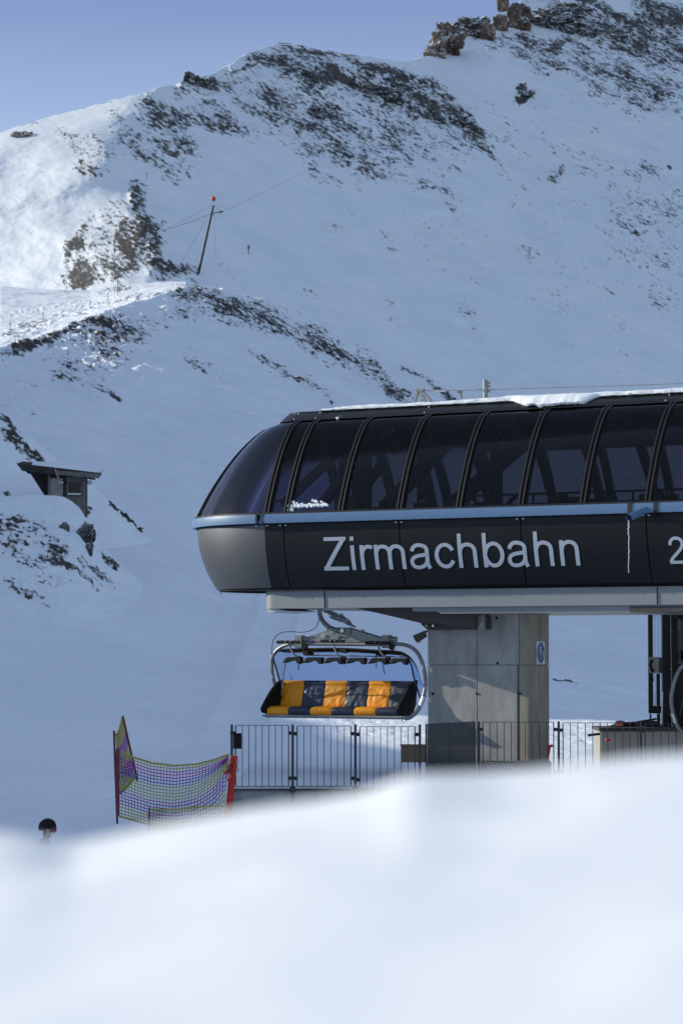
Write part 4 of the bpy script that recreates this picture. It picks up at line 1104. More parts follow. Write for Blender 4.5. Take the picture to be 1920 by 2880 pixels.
for x0_, x1_ in ((370, 455), (1055, 1140)):
    mb = MB()
    c_ = k3((x0_ + x1_) / 2 - 12, 348, -.02); mb.box(c_, ((x1_ - x0_ - 25) * .3571 / 129 / .857, .16, .28))
    cb = mb.build('clamp', M['steel'], CH, bevel=.012)
    c_ = k3(x1_ + 5, 330, 0); mb = MB(); mb.tube([c_ - Vector((.07, 0, 0)), c_ + Vector((.05, 0, 0))], .06, 14); mb.build('clamp_bush', M['steel'], cb, True)
    c_ = k3(x1_ - 12, 390, -.03); mb = MB(); mb.box(c_, (.09, .12, .13), Matrix.Rotation(.4, 3, 'Y')); mb.build('clamp_jaw', M['blackm'], cb, bevel=.01)
    mb = MB()
    for k in range(5): c_ = k3(x0_ + 12 + k * 13, 293, -.08); mb.tube([c_, c_ + Vector((0, 0, .035))], .011, 6); mb.cut()
    mb.build_split('clamp_bolt', M['chrome'], cb)
mb = MB(); mb.tube([k3(380, 345, -.02), k3(1150, 350, -.02)], .017, 8); mb.build('tie_rod', M['steel'], CH, True)
# number plate 32
a_ = k3(586, 303, -.05); mb = MB(); mb.box(a_, (.105, .012, .078)); npl = mb.build('number_plate', M['white'], CH, bevel=.003)
mb = MB()
for ch, ox in (('3', -.038), ('2', .004)):
    for si, (L, Rr) in enumerate(strokes(ch)):
        n = len(L); yo_ = -.0085 - .001 * si
        mb.add([(a_.x + ox + p[0] * .052, a_.y + yo_, a_.z - .029 + p[1] * .058) for p in L + Rr], [(i, i + 1, n + i + 1, n + i) for i in range(n - 1)])
mb.build('plate_number', M['black'], npl, merge=False)
mb = MB(); mb.tube(crv([k3(552, 172, -.02), k3(530, 230, -.03), k3(485, 262, -.05), k3(420, 275, -.05), k3(350, 271, -.05), k3(270, 275, -.02), k3(215, 305, 0), k3(187, 360, .03), k3(180, 450, .06)], 6), .0085, 6)
mb.build('cable', M['black'], CH, True)
for x, y in ((350, 270), (482, 262), (170, 538), (180, 626), (212, 612)):
    mb = MB(); c_ = k3(x, y, -.02 if x > 250 else .1); mb.tube([c_ + Vector((-.025, 0, 0)), c_ + Vector((.025, 0, 0))], .016, 8); mb.tube([c_ + Vector((0, 0, -.03)), c_ + Vector((0, 0, .03))], .008, 6)
    mb.build('cable_clip', M['chrome'], CH)
for x, y in ((225, 935), (1215, 965)):
    mb = MB(); c_ = k3(x, y, -.32); mb.tube([c_ + Vector((.035 * math.cos(t), 0, .03 * math.sin(t))) for t in np.linspace(0, 2 * math.pi, 12)[:-1]], .009, 6, closed=True); mb.build('tie_ring', M['chrome'], CH, True)
# the next chair, on its way round at the right
mb = MB(); mb.prism([(xs0, zs_ + .02), (xs6, zs_ + .02), (xs6, zbt_ - .03), (xs0, zbt_ - .03)], .41, .44); mb.build('back_shell', M['blackm'], CH)
CH2 = copy_tree(CH)
CH2['label'] = 'chair cut off by the right picture edge, only its grey hoop and bubble showing'
c2rot = R(165)
CH2.rotation_euler = (0, 0, c2rot)
CH2.location = P(2172, 2062, 58.5)

# ================================================================== railings in front of the station
FG = 'steel railings in front of the station'
def post(p, h, m=M['rail'], label='', sz=.05):
    t = thing('fence_post', label, 'post', p, 0, 'railing posts')
    mb = MB(); mb.box((0, 0, h / 2 - .15), (sz, sz, h + .3)); mb.build('upright', m, t, bevel=.004)
    mb = MB(); mb.box((0, -.03, -.04), (sz * 2.2, .012, .12)); mb.build('foot_plate', m, t)
    return t
def railing(p0, p1, zb, zt, nb, label, lt=True, rt=True):
    d = Vector(p1) - Vector(p0); L = d.length; rz = math.atan2(d.y, d.x)
    t = thing('steel_railing', label, 'railing', (p0[0], p0[1], zb), rz, FG)
    h = zt - zb
    mb = MB(); mb.box((L / 2, 0, h - .006), (L, .035, .012)); mb.box((L / 2, 0, .006), (L, .035, .012))
    mb.build('rail', M['rail'], t)
    mb = MB()
    for i in range(nb):
        mb.box((L * i / (nb - 1), 0, h / 2), (.014 if 0 < i < nb - 1 else .022, .032, h - .026))
    mb.build('bar_panel', M['rail'], t)
    for z in (.14 * h, .87 * h):
        for x, ok in ((-.06, lt), (L + .06, rt)):
            if ok:
                mb = MB(); mb.box((x, -.02, z), (.10, .008, .07)); b = mb.build('hinge', M['blackm'], t)
    return t
yL = 56.5
def fx(px, y=yL): return P(px, 2100, y).x
zb_ = P(0, 2213, yL).z; zt_ = P(0, 2039, yL).z
for a, b, l in ((663, 811.5, 'railing panel at the left end beside the red net pole'), (835.5, 986.5, 'railing panel directly under the chair, second from the left end'), (1011.5, 1166.5, 'railing panel under the right end of the chair, left of the oblique section')):
    railing((fx(a), yL), (fx(b), yL), zb_ - (a > 1000) * .03, zt_ - .015 * (a > 800) - .012 * (a > 1000), 9, l)
for p, l in ((652, 'railing post with the black board, leftmost post'), (823, 'galvanised post between the first and second railing panels'), (999, 'post between the second and third railing panels'), (1180, 'post right of the third railing panel, before the oblique section')):
    o = post((fx(p), yL, zb_), zt_ - zb_ + .01, label=l)
yR = 59.3; zbR = P(0, 2214, yR).z + .02; zbR = P(0, 2030, yR).z - 1.22; ztR = P(0, 2030, yR).z
oa = Vector((fx(1197), yL + .1)); ob = Vector((fx(1338, yR), yR))
for i in range(2):
    a = oa.lerp(ob, i / 2 + .01); b = oa.lerp(ob, (i + 1) / 2 - .03)
    railing((a.x, a.y), (b.x, b.y), zbR, ztR + .02 - .008 * i, 13, ['nearer half of the oblique railing before the pillar, bars bunched together', 'farther half of the oblique railing before the pillar'][i], False, False)
for a, b, n, l in ((1357, 1556, 11, 'railing panel in front of the pillar'), (1582, 1791.5, 11, 'railing panel right of the pillar, in front of open snow'), (1813, 2010, 10, 'railing panel in front of the black cabin at the right edge')):
    railing((fx(a, yR), yR), (fx(b, yR), yR), zbR, ztR - (a - 1357) * .00007, n, l)
for p, l in ((1346, 'post where the oblique railing meets the straight one'), (1570, 'post just right of the concrete pillar'), (1801, 'post in front of the grey phone box')):
    post((fx(p, yR), yR, zbR), ztR - zbR + .01, label=l)
bb = thing('notice_board', 'small black board hung on the first railing post', 'board', P(668, 2084, yL - .06), 0)
mb = MB(); mb.box((0, 0, 0), (.165, .03, .31)); mb.build('panel', M['black'], bb, bevel=.004)
mb = MB(); mb.box((-.03, .03, 0), (.10, .03, .05)); mb.build('clip', M['rail'], bb)

cw = thing('concrete_wall', 'low concrete retaining wall under the left railings', 'wall', (fx(655), yL, 0), 0)
wz = P(0, 2223, yL).z; wx1 = fx(1215) - fx(655)
mb = MB(); mb.box((wx1 / 2, .18, wz - .9), (wx1, .3, 1.8)); mb.build('wall_face', M['conc'], cw, bevel=.01)
mb = MB(); mb.box((wx1 / 2, .16, wz + .012), (wx1 + .02, .36, .02)); mb.build('coping', M['dark_under'], cw)
mb = MB(); mb.box((.09, .02, wz - .12), (.16, .02, .16)); mb.build('mount_plate', M['steel'], cw)

# ================================================================== safety nets
def net(name, label, fn, na, nb, cols, org, r_=.0085, group=None):
    t = thing(name, label, 'net', org, 0, group)
    mats = [M['netp'], M['nety'], M['netb'], M['neto'], M['netr']]; o3 = Vector(org); mb = MB()
    SA = 44
    for j in range(nb + 1):
        b = j / nb; pts = [fn(i / SA, b) - o3 for i in range(SA + 1)]
        mb.tube(pts, r_ * (2.2 if j in (0, nb) else 1), 4, mi=cols(b, j), cap=False)
    for i in range(na + 1):
        a = i / na
        for j in range(nb):
            pts = [fn(a, (j + k / 2) / nb) - o3 for k in (0, 1, 2)]
            mb.tube(pts, r_ * .9, 3, mi=cols((j + .5) / nb, j), cap=False)
    mb.build('netting', mats, t, merge=False)
    return t
def k5(x, y, D): return P(300 + .4209 * x, 1980 + .4209 * y, D)
def lint(pts, a):
    xs = [p[0] for p in pts]; ys = [p[1] for p in pts]
    w = .06; return float(np.interp(a - w, xs, ys) * .25 + np.interp(a, xs, ys) * .5 + np.interp(a + w, xs, ys) * .25)
ND = 54.0
topc = [(80, 318), (180, 355), (300, 393), (450, 413), (600, 402), (720, 372), (818, 336)]
botc = [(85, 750), (200, 782), (300, 812), (450, 840), (600, 835), (720, 800), (800, 700)]
def mainnet(a, b):
    x0, x1 = 80 + 4 * b, 818 - 30 * b
    x = x0 + (x1 - x0) * a
    yt, yb = lint(topc, x), lint(botc, x)
    bb_ = b - .34 * math.sin(math.pi * b) * max(0, a) ** 4 * (b ** .3) + .03 * math.sin(a * 3.1) * b * (1 - b)
    wob = 2.2 * nf(a * 9, b * 5) + 1.2 * nf(a * 22, b * 19)
    x += 3 * nf(b * 8, a * 6 + 5)
    return k5(x, yt + (yb - yt) * bb_ + wob, ND + .25 * math.sin(a * 3.14) + .04 * nf(a * 6, b * 6))
def mcols(b, j):
    if b < .09: return 1
    if b < .33: return 2 if b > .2 else 0
    if b < .60: return 1
    if b < .82: return 2 if j % 2 else 0
    return 1
net('safety_net', 'purple and yellow safety net sagging between the left pole and the railing', mainnet, 34, 20, mcols, k5(80, 760, ND))
def leftnet(a, b):
    tl, tr_, br, blf = (62, 205), (106, 84), (205, 470), (90, 600)
    xt = tl[0] + (tr_[0] - tl[0]) * a; yt = tl[1] + (tr_[1] - tl[1]) * a + 26 * math.sin(math.pi * a)
    xb = blf[0] + (br[0] - blf[0]) * a; yb = blf[1] + (br[1] - blf[1]) * a + 10 * math.sin(math.pi * a)
    return k5(xt + (xb - xt) * b, yt + (yb - yt) * b + 18 * math.sin(math.pi * a) * math.sin(math.pi * b), ND + .15 + .25 * a)
net('safety_net', 'narrow end of the net pulled up between the two leaning poles on the left', leftnet, 12, 32, lambda b, j: 1 if (b < .22 or .44 < b < .62 or b > .88) else (0 if j % 3 else 2), k5(80, 760, ND), .008)
def frontnet(a, b):
    x = 290 + 520 * a
    yt = 702 + 30 * math.sin(math.pi * a) * 0 - 10 * a; yt = 703 - 18 * a + 6 * math.sin(6 * a)
    return k5(x, yt + (130 + 40 * a) * b + 3 * nf(a * 8, b * 4), 50.5)
net('safety_net', 'lower net rising just above the snow bank, pale with one purple band', frontnet, 26, 7, lambda b, j: 0 if j in (2, 3) else 1, k5(290, 830, 50.5), .007)
def npole(label, a, b, D, r_, m, D2=None):
    p0, p1 = k5(*a, D), k5(*b, D2 or D); t = thing('net_pole', label, 'pole', p1, 0, 'poles holding the nets')
    mb = MB(); mb.tube([Vector((0, 0, 0)), (p0 - p1) * .5, p0 - p1], r_, 10); mb.build('pole_shaft', m, t, True); return t
npole('upright dark red pole at the far left end of the net', (50, 178), (72, 800), ND, .022, M['maroon'])
npole('leaning dark red pole, the tallest of the net poles', (108, 78), (208, 520), ND + .4, .022, M['maroon'])
npole('thick short pole right beside the upright one at the left end', (75, 298), (76, 745), ND - .1, .034, M['maroon'])
npole('thin low pole of the front net', (287, 690), (278, 850), 50.4, .014, M['maroon'])
rp = npole('red padded pole where the net is tied to the railing', (852, 345), (812, 760), 54.6, .07, M['redp'])
pb_ = k5(812, 760, 54.6)
mb = MB(); mb.tube([k5(850, 350, 54.6) - pb_, k5(852, 305, 54.6) - pb_], .02, 8); mb.build('pole_tip', M['white'], rp)
rr = random.Random(9); tg_ = thing('rope_tangle', 'tangle of orange and red cord knotted round the padded pole', 'rope', k5(845, 470, 54.4), 0)
mb = MB(); o3 = k5(845, 470, 54.4)
for k in range(26):
    x, y = rr.uniform(815, 850), rr.uniform(350, 440); pts = []
    for q in range(6):
        pts.append(k5(x, y, 54.4 + rr.uniform(-.1, .05)) - o3); x += rr.uniform(-16, 14); y += rr.uniform(2, 34)
    mb.tube(crv(pts, 4), .009, 4, mi=k % 2, cap=False)
mb.build('cord', [M['neto'], M['netr']], tg_, merge=False)
mb = MB(); mb.tube(crv([k5(868, 350, 54.4) - o3, k5(880, 380, 54.4) - o3, k5(872, 420, 54.4) - o3, k5(884, 440, 54.4) - o3, k5(872, 455, 54.4) - o3], 5), .006, 4); mb.build('loose_end', M['netp'], tg_)

# ================================================================== right side: step, plinth, cabin, phone box
def k4(x, y, D): return P(1160 + .4847 * x, 1680 + .4847 * y, D)
gs = thing('metal_step', 'dark perforated metal step at the foot of the pillar', 'step', P(1450, 2160, 58.9), 0)
go = P(1450, 2160, 58.9)
mb = MB(); a = P(1352, 2141, 58.9) - go; b = P(1548, 2141, 58.9) - go
mb.box(((a.x + b.x) / 2, .1, a.z - .35), (b.x - a.x, .5, .7)); mb.build('step_body', M['dark_under'], gs, bevel=.01)
mb = MB()
for r_ in range(6):
    for c in range(12):
        p = P(1364 + c * 10 + r_ * 3.4, 2143 + r_ * 7 + c * 1.3, 58.9) - go
        if c * 1.3 + r_ * .5 < 10 + r_ * 3: mb.sphere((p.x, -.155, p.z), .016, 6, 4, sc=(1.3, .5, .9))
mb.build('grip_studs', M['chrome'], gs, merge=False)
wb = thing('wooden_box', 'tan wooden box behind the railing at the left foot of the pillar', 'box', P(1162, 2142, 60.2), 0)
mb = MB(); mb.box((0, 0, .16), (.52, .4, .34)); mb.build('box_body', M['tan'], wb, bevel=.01)
mb = MB(); mb.box((0, 0, .345), (.55, .43, .03)); mb.build('lid', M['tan'], wb, bevel=.005)
rb = thing('red_board', 'small red board edge showing just right of the pillar foot', 'board', P(1541, 2118, 60.4), 0)
mb = MB(); mb.beam((-.05, 0, -.15), (.0, 0, .12), .10, .05, up=(0, 1, 0)); mb.beam((-.02, 0, .12), (.09, .05, .16), .05, .05); mb.build('board', M['redp'], rb)
px0 = k4(1092, 757, 62.0); px1 = P(2250, 2046, 62.0)
pl_ = thing('concrete_plinth', 'long concrete plinth with a darker top slab behind the right railings', 'plinth', px0, 0)
W_ = px1.x - px0.x
mb = MB(); mb.box((W_ / 2, .9, -1.0), (W_, 1.7, 1.85)); mb.build('plinth_body', M['conc'], pl_, bevel=.01)
mb = MB(); mb.box((W_ / 2 - .02, .88, -.035), (W_ + .06, 1.84, .07)); mb.build('top_slab', M['dark_under'], pl_, bevel=.008)
mt = thing('rubber_mat', 'thick black rubber mat on top of the concrete plinth', 'mat', P(1782, 2044, 61.7), 0)
mb = MB(); a = P(1712, 2044, 61.7).x - P(1782, 2044, 61.7).x
mb.prism([(a, .0), (a + .3, .09), (-a * .9, .12), (-a * 1.1, .0)], -.25, .5); mb.build('mat_body', M['black'], mt)
sh = thing('snow_shovel', 'red snow shovel blade with an orange lip lying on the plinth', 'shovel', P(1757, 2045, 61.5), 0)
def ks(x, y, yy=0.0): return P(1700 + .1956 * x, 1660 + .1956 * y, 61.4 + yy) - P(1757, 2045, 61.5)
mb = MB(); mb.grid(lambda u, v: tuple(ks(150 + 275 * u, 1950 - (78 * math.sin(math.pi * min(u * .9 + .28, 1)) ** .8) * v, .35 * v)), [i / 12 for i in range(13)], [i / 5 for i in range(6)])
mb.grid(lambda u, v: tuple(ks(150 + 275 * u, 1950 - (74 * math.sin(math.pi * min(u * .9 + .28, 1)) ** .8) * v + 6, .35 * v + .03)), [i / 12 for i in range(13)], [i / 5 for i in range(6)])
mb.build('blade', mat('dark_red', (.22, .012, .02), .45), sh, True)
mb = MB(); pp = [ks(140, 1955, -.03), ks(165, 1912, -.03), ks(250, 1912, -.03), ks(268, 1945, -.03)]; mb.prism([(p.x, p.z) for p in pp], -.16, -.12); mb.build('lip', M['orangep'], sh)
mb = MB(); mb.tube([ks(440, 1915), ks(480, 1893), ks(740, 1850)], .022, 8); mb.build('handle', M['black'], sh, True)
r2_ = thing('fallen_hat', 'tiny red hat lying in the snow below the plinth corner', 'hat', P(1708, 2081, 60.6), 0)
mb = MB(); mb.sphere((0, 0, 0), .05, 12, 8, sc=(1.2, 1, .7)); mb.build('hat_body', M['redp'], r2_, True)
st_ = thing('dark_stick', 'short dark board lying left of the plinth', 'board', P(1670, 2066, 61.2), 0)
mb = MB(); mb.beam(P(1652, 2068, 61.2) - P(1670, 2066, 61.2), P(1686, 2064, 61.2) - P(1670, 2066, 61.2), .1, .05); mb.build('board', M['woodd'], st_)

CD = 63.0
cab = thing('control_cabin', 'black framed glass cabin under the station at the right edge', 'cabin', P(1872, 2047, CD), 0)
co = P(1872, 2047, CD)
def kc_(x, y, yy=0.0): return P(1700 + .1956 * x, 1660 + .1956 * y, CD + yy) - co
def cbox(mb, x0, y0, x1, y1, d0=-.06, d1=.06):
    a = kc_(x0, y0); b = kc_(x1, y1); mb.box(((a.x + b.x) / 2, (d0 + d1) / 2, (a.z + b.z) / 2), (abs(b.x - a.x), d1 - d0, abs(b.z - a.z)))
for nme, r_ in (('corner_post', (618, 345, 690, 1770)), ('top_beam', (618, 297, 812, 348)), ('bottom_beam', (692, 1662, 812, 1772)), ('mid_post', (738, 1197, 790, 1660)), ('lower_leg', (642, 1776, 664, 2000)), ('lower_leg', (746, 1776, 790, 2000)), ('main_column', (816, 280, 944, 2010))):
    mb = MB(); cbox(mb, *r_, *((-.06, .06) if nme != 'main_column' else (-.12, .12))); mb.build(nme, M['blackm'], cab, bevel=.006)
mb = MB(); cbox(mb, 946, 262, 1040, 2000, -.02, .3); cbox(mb, 1040, 262, 1400, 372, -.02, .3); cbox(mb, 1040, 1052, 1400, 2000, -.02, .3); mb.build('door_frame', M['blackm'], cab)
mb = MB(); cbox(mb, 692, 350, 738, 1660, -.008, .008); cbox(mb, 792, 350, 814, 1660, -.008, .008); cbox(mb, 739, 350, 791, 1190, -.008, .008); mb.build('side_pane', M['clear'], cab)
mb = MB(); cbox(mb, 1040, 374, 1400, 1050, .05, .07); mb.build('door_pane', M['dglass'], cab)
mb = MB(); cbox(mb, 1040, 374, 1400, 1050, .6, .65); mb.build('rear_wall', mat('cabin_wall', (.10, .10, .085), .7), cab)
mb = MB()
for k in range(14): cbox(mb, 1044, 410 + k * 12, 1086, 415 + k * 12, -.0, .012); mb.cut()
mb.build_split('vent_slat', M['steel'], cab)
mb = MB()
for x in (1050, 1066, 1082): cbox(mb, x, 590, x + 7, 1040, .0, .02); mb.cut()
mb.build_split('pipe', M['steel'], cab)
mb = MB(); mb.tube([kc_(940, 275, -.16), kc_(944, 600, -.16), kc_(942, 700, -.16), kc_(953, 1130, -.16), kc_(958, 1900, -.16), kc_(952, 2000, -.17)], .011, 8); mb.build('conduit', M['box'], cab, True)
for y in (601, 1137): mb = MB(); mb.sphere(kc_(948, y, -.17), .028, 10, 6); mb.build('conduit_clip', M['box'], cab, True)
mb = MB(); mb.tube([kc_(822, 1460, -.16), kc_(814, 1800, -.16), kc_(812, 1925, -.16)], .018, 8); mb.build('door_handle', M['chrome'], cab, True)
mb = MB(); mb.tube(crv([kc_(985, 1890, -.2), kc_(955, 1915, -.2), kc_(962, 1960, -.2), kc_(945, 2000, -.2), kc_(985, 2030, -.2), kc_(975, 1940, -.2)], 5), .01, 6); mb.build('loose_cord', M['white'], cab, True)
mb = MB(); mb.tube(crv([kc_(815, 1930, -.25), kc_(845, 2050, -.3), kc_(885, 2150, -.35), kc_(940, 2260, -.4)], 5), .014, 6); mb.build('black_hose', M['black'], cab, True)
# soffit under the right part of the station
mb = MB(); a = fpt(1775, 1706, 1.0); b = fpt(1850, 1688, 1.0)
t1_ = px2t(1812, 3.6, 1.2)
mb.box(((t1_ + TEND) / 2, 1.8, Z_FB - .09), (TEND - t1_, 2.62, .11)); mb.build('soffit', M['dark_under'], ST)
ph = thing('phone_box', 'grey wall phone box with a black handset on the cabin frame', 'phone', P(1843, 1871, CD - .2), 0)
po = P(1843, 1871, CD - .2)
kp = lambda x, y, yy=0.0: P(1700 + .1956 * x, 1660 + .1956 * y, CD - .2 + yy) - po
mb = MB(); a = kp(637, 960); b = kp(768, 1190); mb.box(((a.x + b.x) / 2, 0, (a.z + b.z) / 2), (b.x - a.x, .18, a.z - b.z)); mb.build('housing', M['box'], ph, bevel=.008)
mb = MB(); a = kp(771, 966); b = kp(825, 1192); mb.box(((a.x + b.x) / 2, .05, (a.z + b.z) / 2), (b.x - a.x, .2, a.z - b.z)); mb.build('side_cabinet', M['dark_under'], ph, bevel=.006)
mb = MB(); mb.tube(crv([kp(662, 1025, -.15), kp(652, 1070, -.17), kp(662, 1120, -.17), kp(682, 1150, -.15)], 4), .028, 10); mb.sphere(kp(668, 1022, -.13), .042, 12, 8); mb.sphere(kp(684, 1152, -.13), .040, 12, 8); mb.build('handset', M['black'], ph, True)
mb = MB(); mb.tube(crv([kp(690, 1165, -.12), kp(705, 1200, -.1), kp(668, 1230, -.1), kp(660, 1290, -.1), kp(695, 1310, -.1), kp(690, 1240, -.1)], 5), .006, 6); mb.build('cord', M['black'], ph, True)
mb = MB(); mb.sphere(kp(628, 1142, -.08), .018, 8, 6); mb.build('red_button', M['redp'], ph, True)

# round chairlift sign on the pillar's end face
sgx = px2t(1518, 2.5, PM + .6)
def sd(px, py):           # point on the pillar end face (plane x = pt1+.03)
    a, b = 0.0, 2.5
    for _ in range(40):
        c = (a + b) / 2
        if proj(loc2w(pt1 + .03, PM + c, 2.5))[0] < px: a = c
        else: b = c
    m_ = PM + a; return m_, py2z(py, pt1 + .03, m_)
m0, zt2 = sd(1506.5, 1804); m1_, zb2 = sd(1529, 1868)
sg = thing('lift_sign', 'white plate with a round blue pictogram on the narrow side of the pillar', 'sign', loc2w(pt1 + .04, (m0 + m1_) / 2, (zt2 + zb2) / 2), -AL)
hw, hh_ = (m1_ - m0) / 2, (zt2 - zb2) / 2
mb = MB(); mb.box((0, 0, 0), (.012, hw * 2, hh_ * 2)); mb.build('plate', M['white'], sg)
mb = MB(); n = 40; V = [(.009, hw * .92 * math.cos(2 * math.pi * i / n), hh_ * .94 * math.sin(2 * math.pi * i / n)) for i in range(n)]
V2 = [(.002, v[1], v[2]) for v in V]; mb.add(V + V2, [tuple(range(n)), tuple(range(2 * n - 1, n - 1, -1))] + [(i, (i + 1) % n, n + (i + 1) % n, n + i) for i in range(n)]); mb.build('blue_disc', M['signblue'], sg)
mb = MB()
def sp(pts, wd, off=.012):
    for i in range(len(pts) - 1):
        mb.beam((off + .0008 * i, pts[i][0] * hw, pts[i][1] * hh_), (off + .0008 * i, pts[i + 1][0] * hw, pts[i + 1][1] * hh_), wd, .004)
mb.sphere((.012, -.12 * hw, .47 * hh_), .028, 10, 6, sc=(.2, 1, 1))
sp([(-.15, .34), (-.12, .0), (.22, -.06), (.24, -.34)], .042); sp([(-.45, -.62), (.55, -.42)], .02, .014); sp([(-.30, .5), (-.34, -.15), (.0, -.22)], .018, .016)
mb.add([(.012, .48 * hw, -.02 * hh_), (.012, .72 * hw, -.02 * hh_), (.012, .60 * hw, .22 * hh_)], [(0, 1, 2)]); sp([(.60, -.2), (.60, .05)], .03, .018)
mb.build('pictogram', M['white'], sg)
# loudspeaker on the pillar's left
lp = thing('floodlight', 'grey boxy floodlight tilted down on the left edge of the pillar', 'lamp', P(1187, 1790, 61.0), 0)
lo = P(1187, 1790, 61.0); kl = lambda x, y: P(1160 + .4847 * x, 1680 + .4847 * y, 61.0) - lo
mb = MB(); pp = [kl(0, 222), kl(72, 192), kl(84, 228), kl(30, 262), kl(18, 258)]; mb.prism([(p.x, p.z) for p in pp], -.14, .14); mb.build('lamp_body', M['dark_under'], lp, bevel=.008)
mb = MB(); pp = [kl(18, 262), kl(58, 250), kl(52, 263), kl(28, 269)]; mb.prism([(p.x, p.z) for p in pp], -.11, .11); mb.build('lamp_lens', M['white'], lp)
mb = MB(); mb.beam(kl(70, 200), kl(92, 196), .05, .05); mb.build('lamp_bracket', M['steel'], lp)

# ================================================================== on the roof: mast, frame, rope
def roofp(px, py, m): t = px2t(px, 8.0, m); return loc2w(t, m, py2z(py, t, m))
mr_ = roofp(1365, 1114, B0); mtp = roofp(1364, 1068, B0)
ms = thing('roof_mast', 'short galvanised tube mast standing on the station roof', 'mast', mr_, 0)
mb = MB(); mb.tube([(0, 0, -.25), mtp - mr_], .055, 14); mb.build('tube', M['steel'], ms, True)
mb = MB(); z_ = roofp(1365, 1096, B0).z - mr_.z; mb.tube([(-.16, 0, z_), (.18, 0, z_)], .014, 6); mb.build('arm', M['steel'], ms)
for f in (.3, .6, .8): mb = MB(); mb.box((.075, 0, (mtp.z - mr_.z) * f), (.05, .05, .05)); mb.build('clamp', M['steel'], ms)
a0_ = roofp(1168, 1128, B0)
fr_ = thing('roof_frame', 'galvanised A shaped frame on the roof holding the rope end', 'frame', a0_, 0)
q_ = lambda px, py, m=B0: roofp(px, py, m) - a0_
mb = MB(); mb.beam(q_(1166, 1128), q_(1176, 1097), .06, .06); mb.beam(q_(1184, 1098), q_(1212, 1128), .06, .06); mb.beam(q_(1180, 1100, B0 + .3), q_(1196, 1128, B0 + .3), .05, .05); mb.build('legs', M['steel'], fr_)
mb = MB(); mb.beam(q_(1172, 1097), q_(1192, 1097), .09, .06); mb.build('head', M['steel'], fr_)
rp0 = roofp(1190, 1098, B0)
rw = thing('stay_rope', 'thin steel rope running right above the snowy roof from the frame', 'rope', rp0, 0)
mb = MB(); pts = [roofp(p, y, B0) - rp0 for p, y in ((1190, 1098), (1240, 1099), (1365, 1096), (1540, 1091), (1740, 1085), (1960, 1077))]; mb.tube(crv(pts, 4), .009, 6); mb.build('rope_line', M['steel'], rw)
mb = MB(); mb.tube([roofp(1222, 1099, B0) - rp0, roofp(1252, 1099, B0) - rp0], .022, 8); mb.build('turnbuckle', M['chrome'], rw)
mb = MB(); mb.beam(roofp(1292, 1099, B0) - rp0, roofp(1298, 1120, B0) - rp0, .05, .03); mb.box(roofp(1293, 1102, B0) - rp0, (.12, .04, .06)); mb.build('rope_clamp', M['steel'], rw)

# ================================================================== hut on the knoll
HD = 170.0
ho = P(150, 1440, HD)
hut = thing('wooden_hut', 'weathered grey wooden hut half buried in snow on the rocky knoll', 'hut', ho, 0)
def kh(x, y, yy=0.0):
    p = P(.2806 * x, 1140 + .2806 * y, HD + yy); return p - ho
def hpr(mb, pts, y0, y1, mi=0): mb.prism([(lambda v: (v.x, v.z))(kh(*p)) for p in pts], y0, y1, mi)
mb = MB(); n = 9                                          # front wall boards under the window
for i in range(n):
    x0_ = 638 + (855 - 638) * i / n; x1_ = 638 + (855 - 638) * (i + 1) / n
    if x1_ <= 668 or x0_ >= 826: hpr(mb, [(x0_ + 1, 715), (x1_ - 1, 720), (x1_ - 1, 1110), (x0_ + 1, 1110)], -.03 - .012 * (i % 2), .05)
    else: hpr(mb, [(x0_ + 1, 912), (x1_ - 1, 912), (x1_ - 1, 1110), (x0_ + 1, 1110)], -.03 - .012 * (i % 2), .05); hpr(mb, [(x0_ + 1, 715), (x1_ - 1, 715), (x1_ - 1, 752), (x0_ + 1, 752)], -.03, .05)
mb.build('front_wall', M['wood'], hut, merge=False)
mb = MB(); hpr(mb, [(285, 670), (845, 700), (845, 1110), (470, 1000), (435, 905)], 1.2, 1.3); hpr(mb, [(225, 640), (852, 690), (852, 728), (508, 728), (484, 700), (285, 684)], .052, .3); hpr(mb, [(838, 705), (850, 705), (850, 1110), (838, 1110)], .06, 1.95); mb.build('inner_walls', M['woodd'], hut)
mb = MB(); hpr(mb, [(484, 690), (508, 695), (508, 1000), (484, 1000)], -.06, .06); mb.build('door_post', M['wood'], hut)
mb = MB()
for i in range(5):
    x0_ = 510 + 25 * i; hpr(mb, [(x0_ + .8, 728), (x0_ + 24, 730), (x0_ + 24, 1000), (x0_ + .8, 1000)], -.055 - .008 * (i % 2), .0)
dr = mb.build('door', mat('pale_planks', (.38, .34, .32), .85, 0, .2, noise=.45, nscale=4, bump=.3, bscale=12), hut, merge=False)
mb = MB(); hpr(mb, [(596, 765), (662, 770), (662, 782), (596, 778)], -.09, -.066); mb.build('latch', M['white'], dr)
mb = MB(); hpr(mb, [(510, 868), (528, 870), (528, 895), (510, 893)], -.09, -.066); mb.build('padlock', M['steel'], dr)
mb = MB(); hpr(mb, [(640, 715), (665, 715), (665, 1000), (640, 1000)], -.09, -.045); mb.build('wall_post', M['woodd'], hut)
mb = MB()
for r_ in ([(672, 752), (826, 757), (826, 768), (672, 765)], [(672, 766), (686, 766), (684, 905), (670, 905)], [(812, 769), (826, 769), (824, 905), (812, 905)], [(685, 885), (812, 888), (812, 905), (684, 905)]): hpr(mb, r_, -.08, .0)
wf = mb.build('window', M['wood'], hut)
mb = MB(); hpr(mb, [(687, 767), (811, 770), (811, 884), (686, 884)], -.03, -.02); mb.build('pane', M['dglass'], wf)
mb = MB(); hpr(mb, [(684, 882), (814, 886), (814, 896), (684, 893)], -.12, -.082); mb.build('snowy_sill', M['snow'], wf)
mb = MB(); hpr(mb, [(700, 858), (712, 858), (712, 872), (700, 872)], -.0, .05); mb.build('bottle', M['white'], wf)
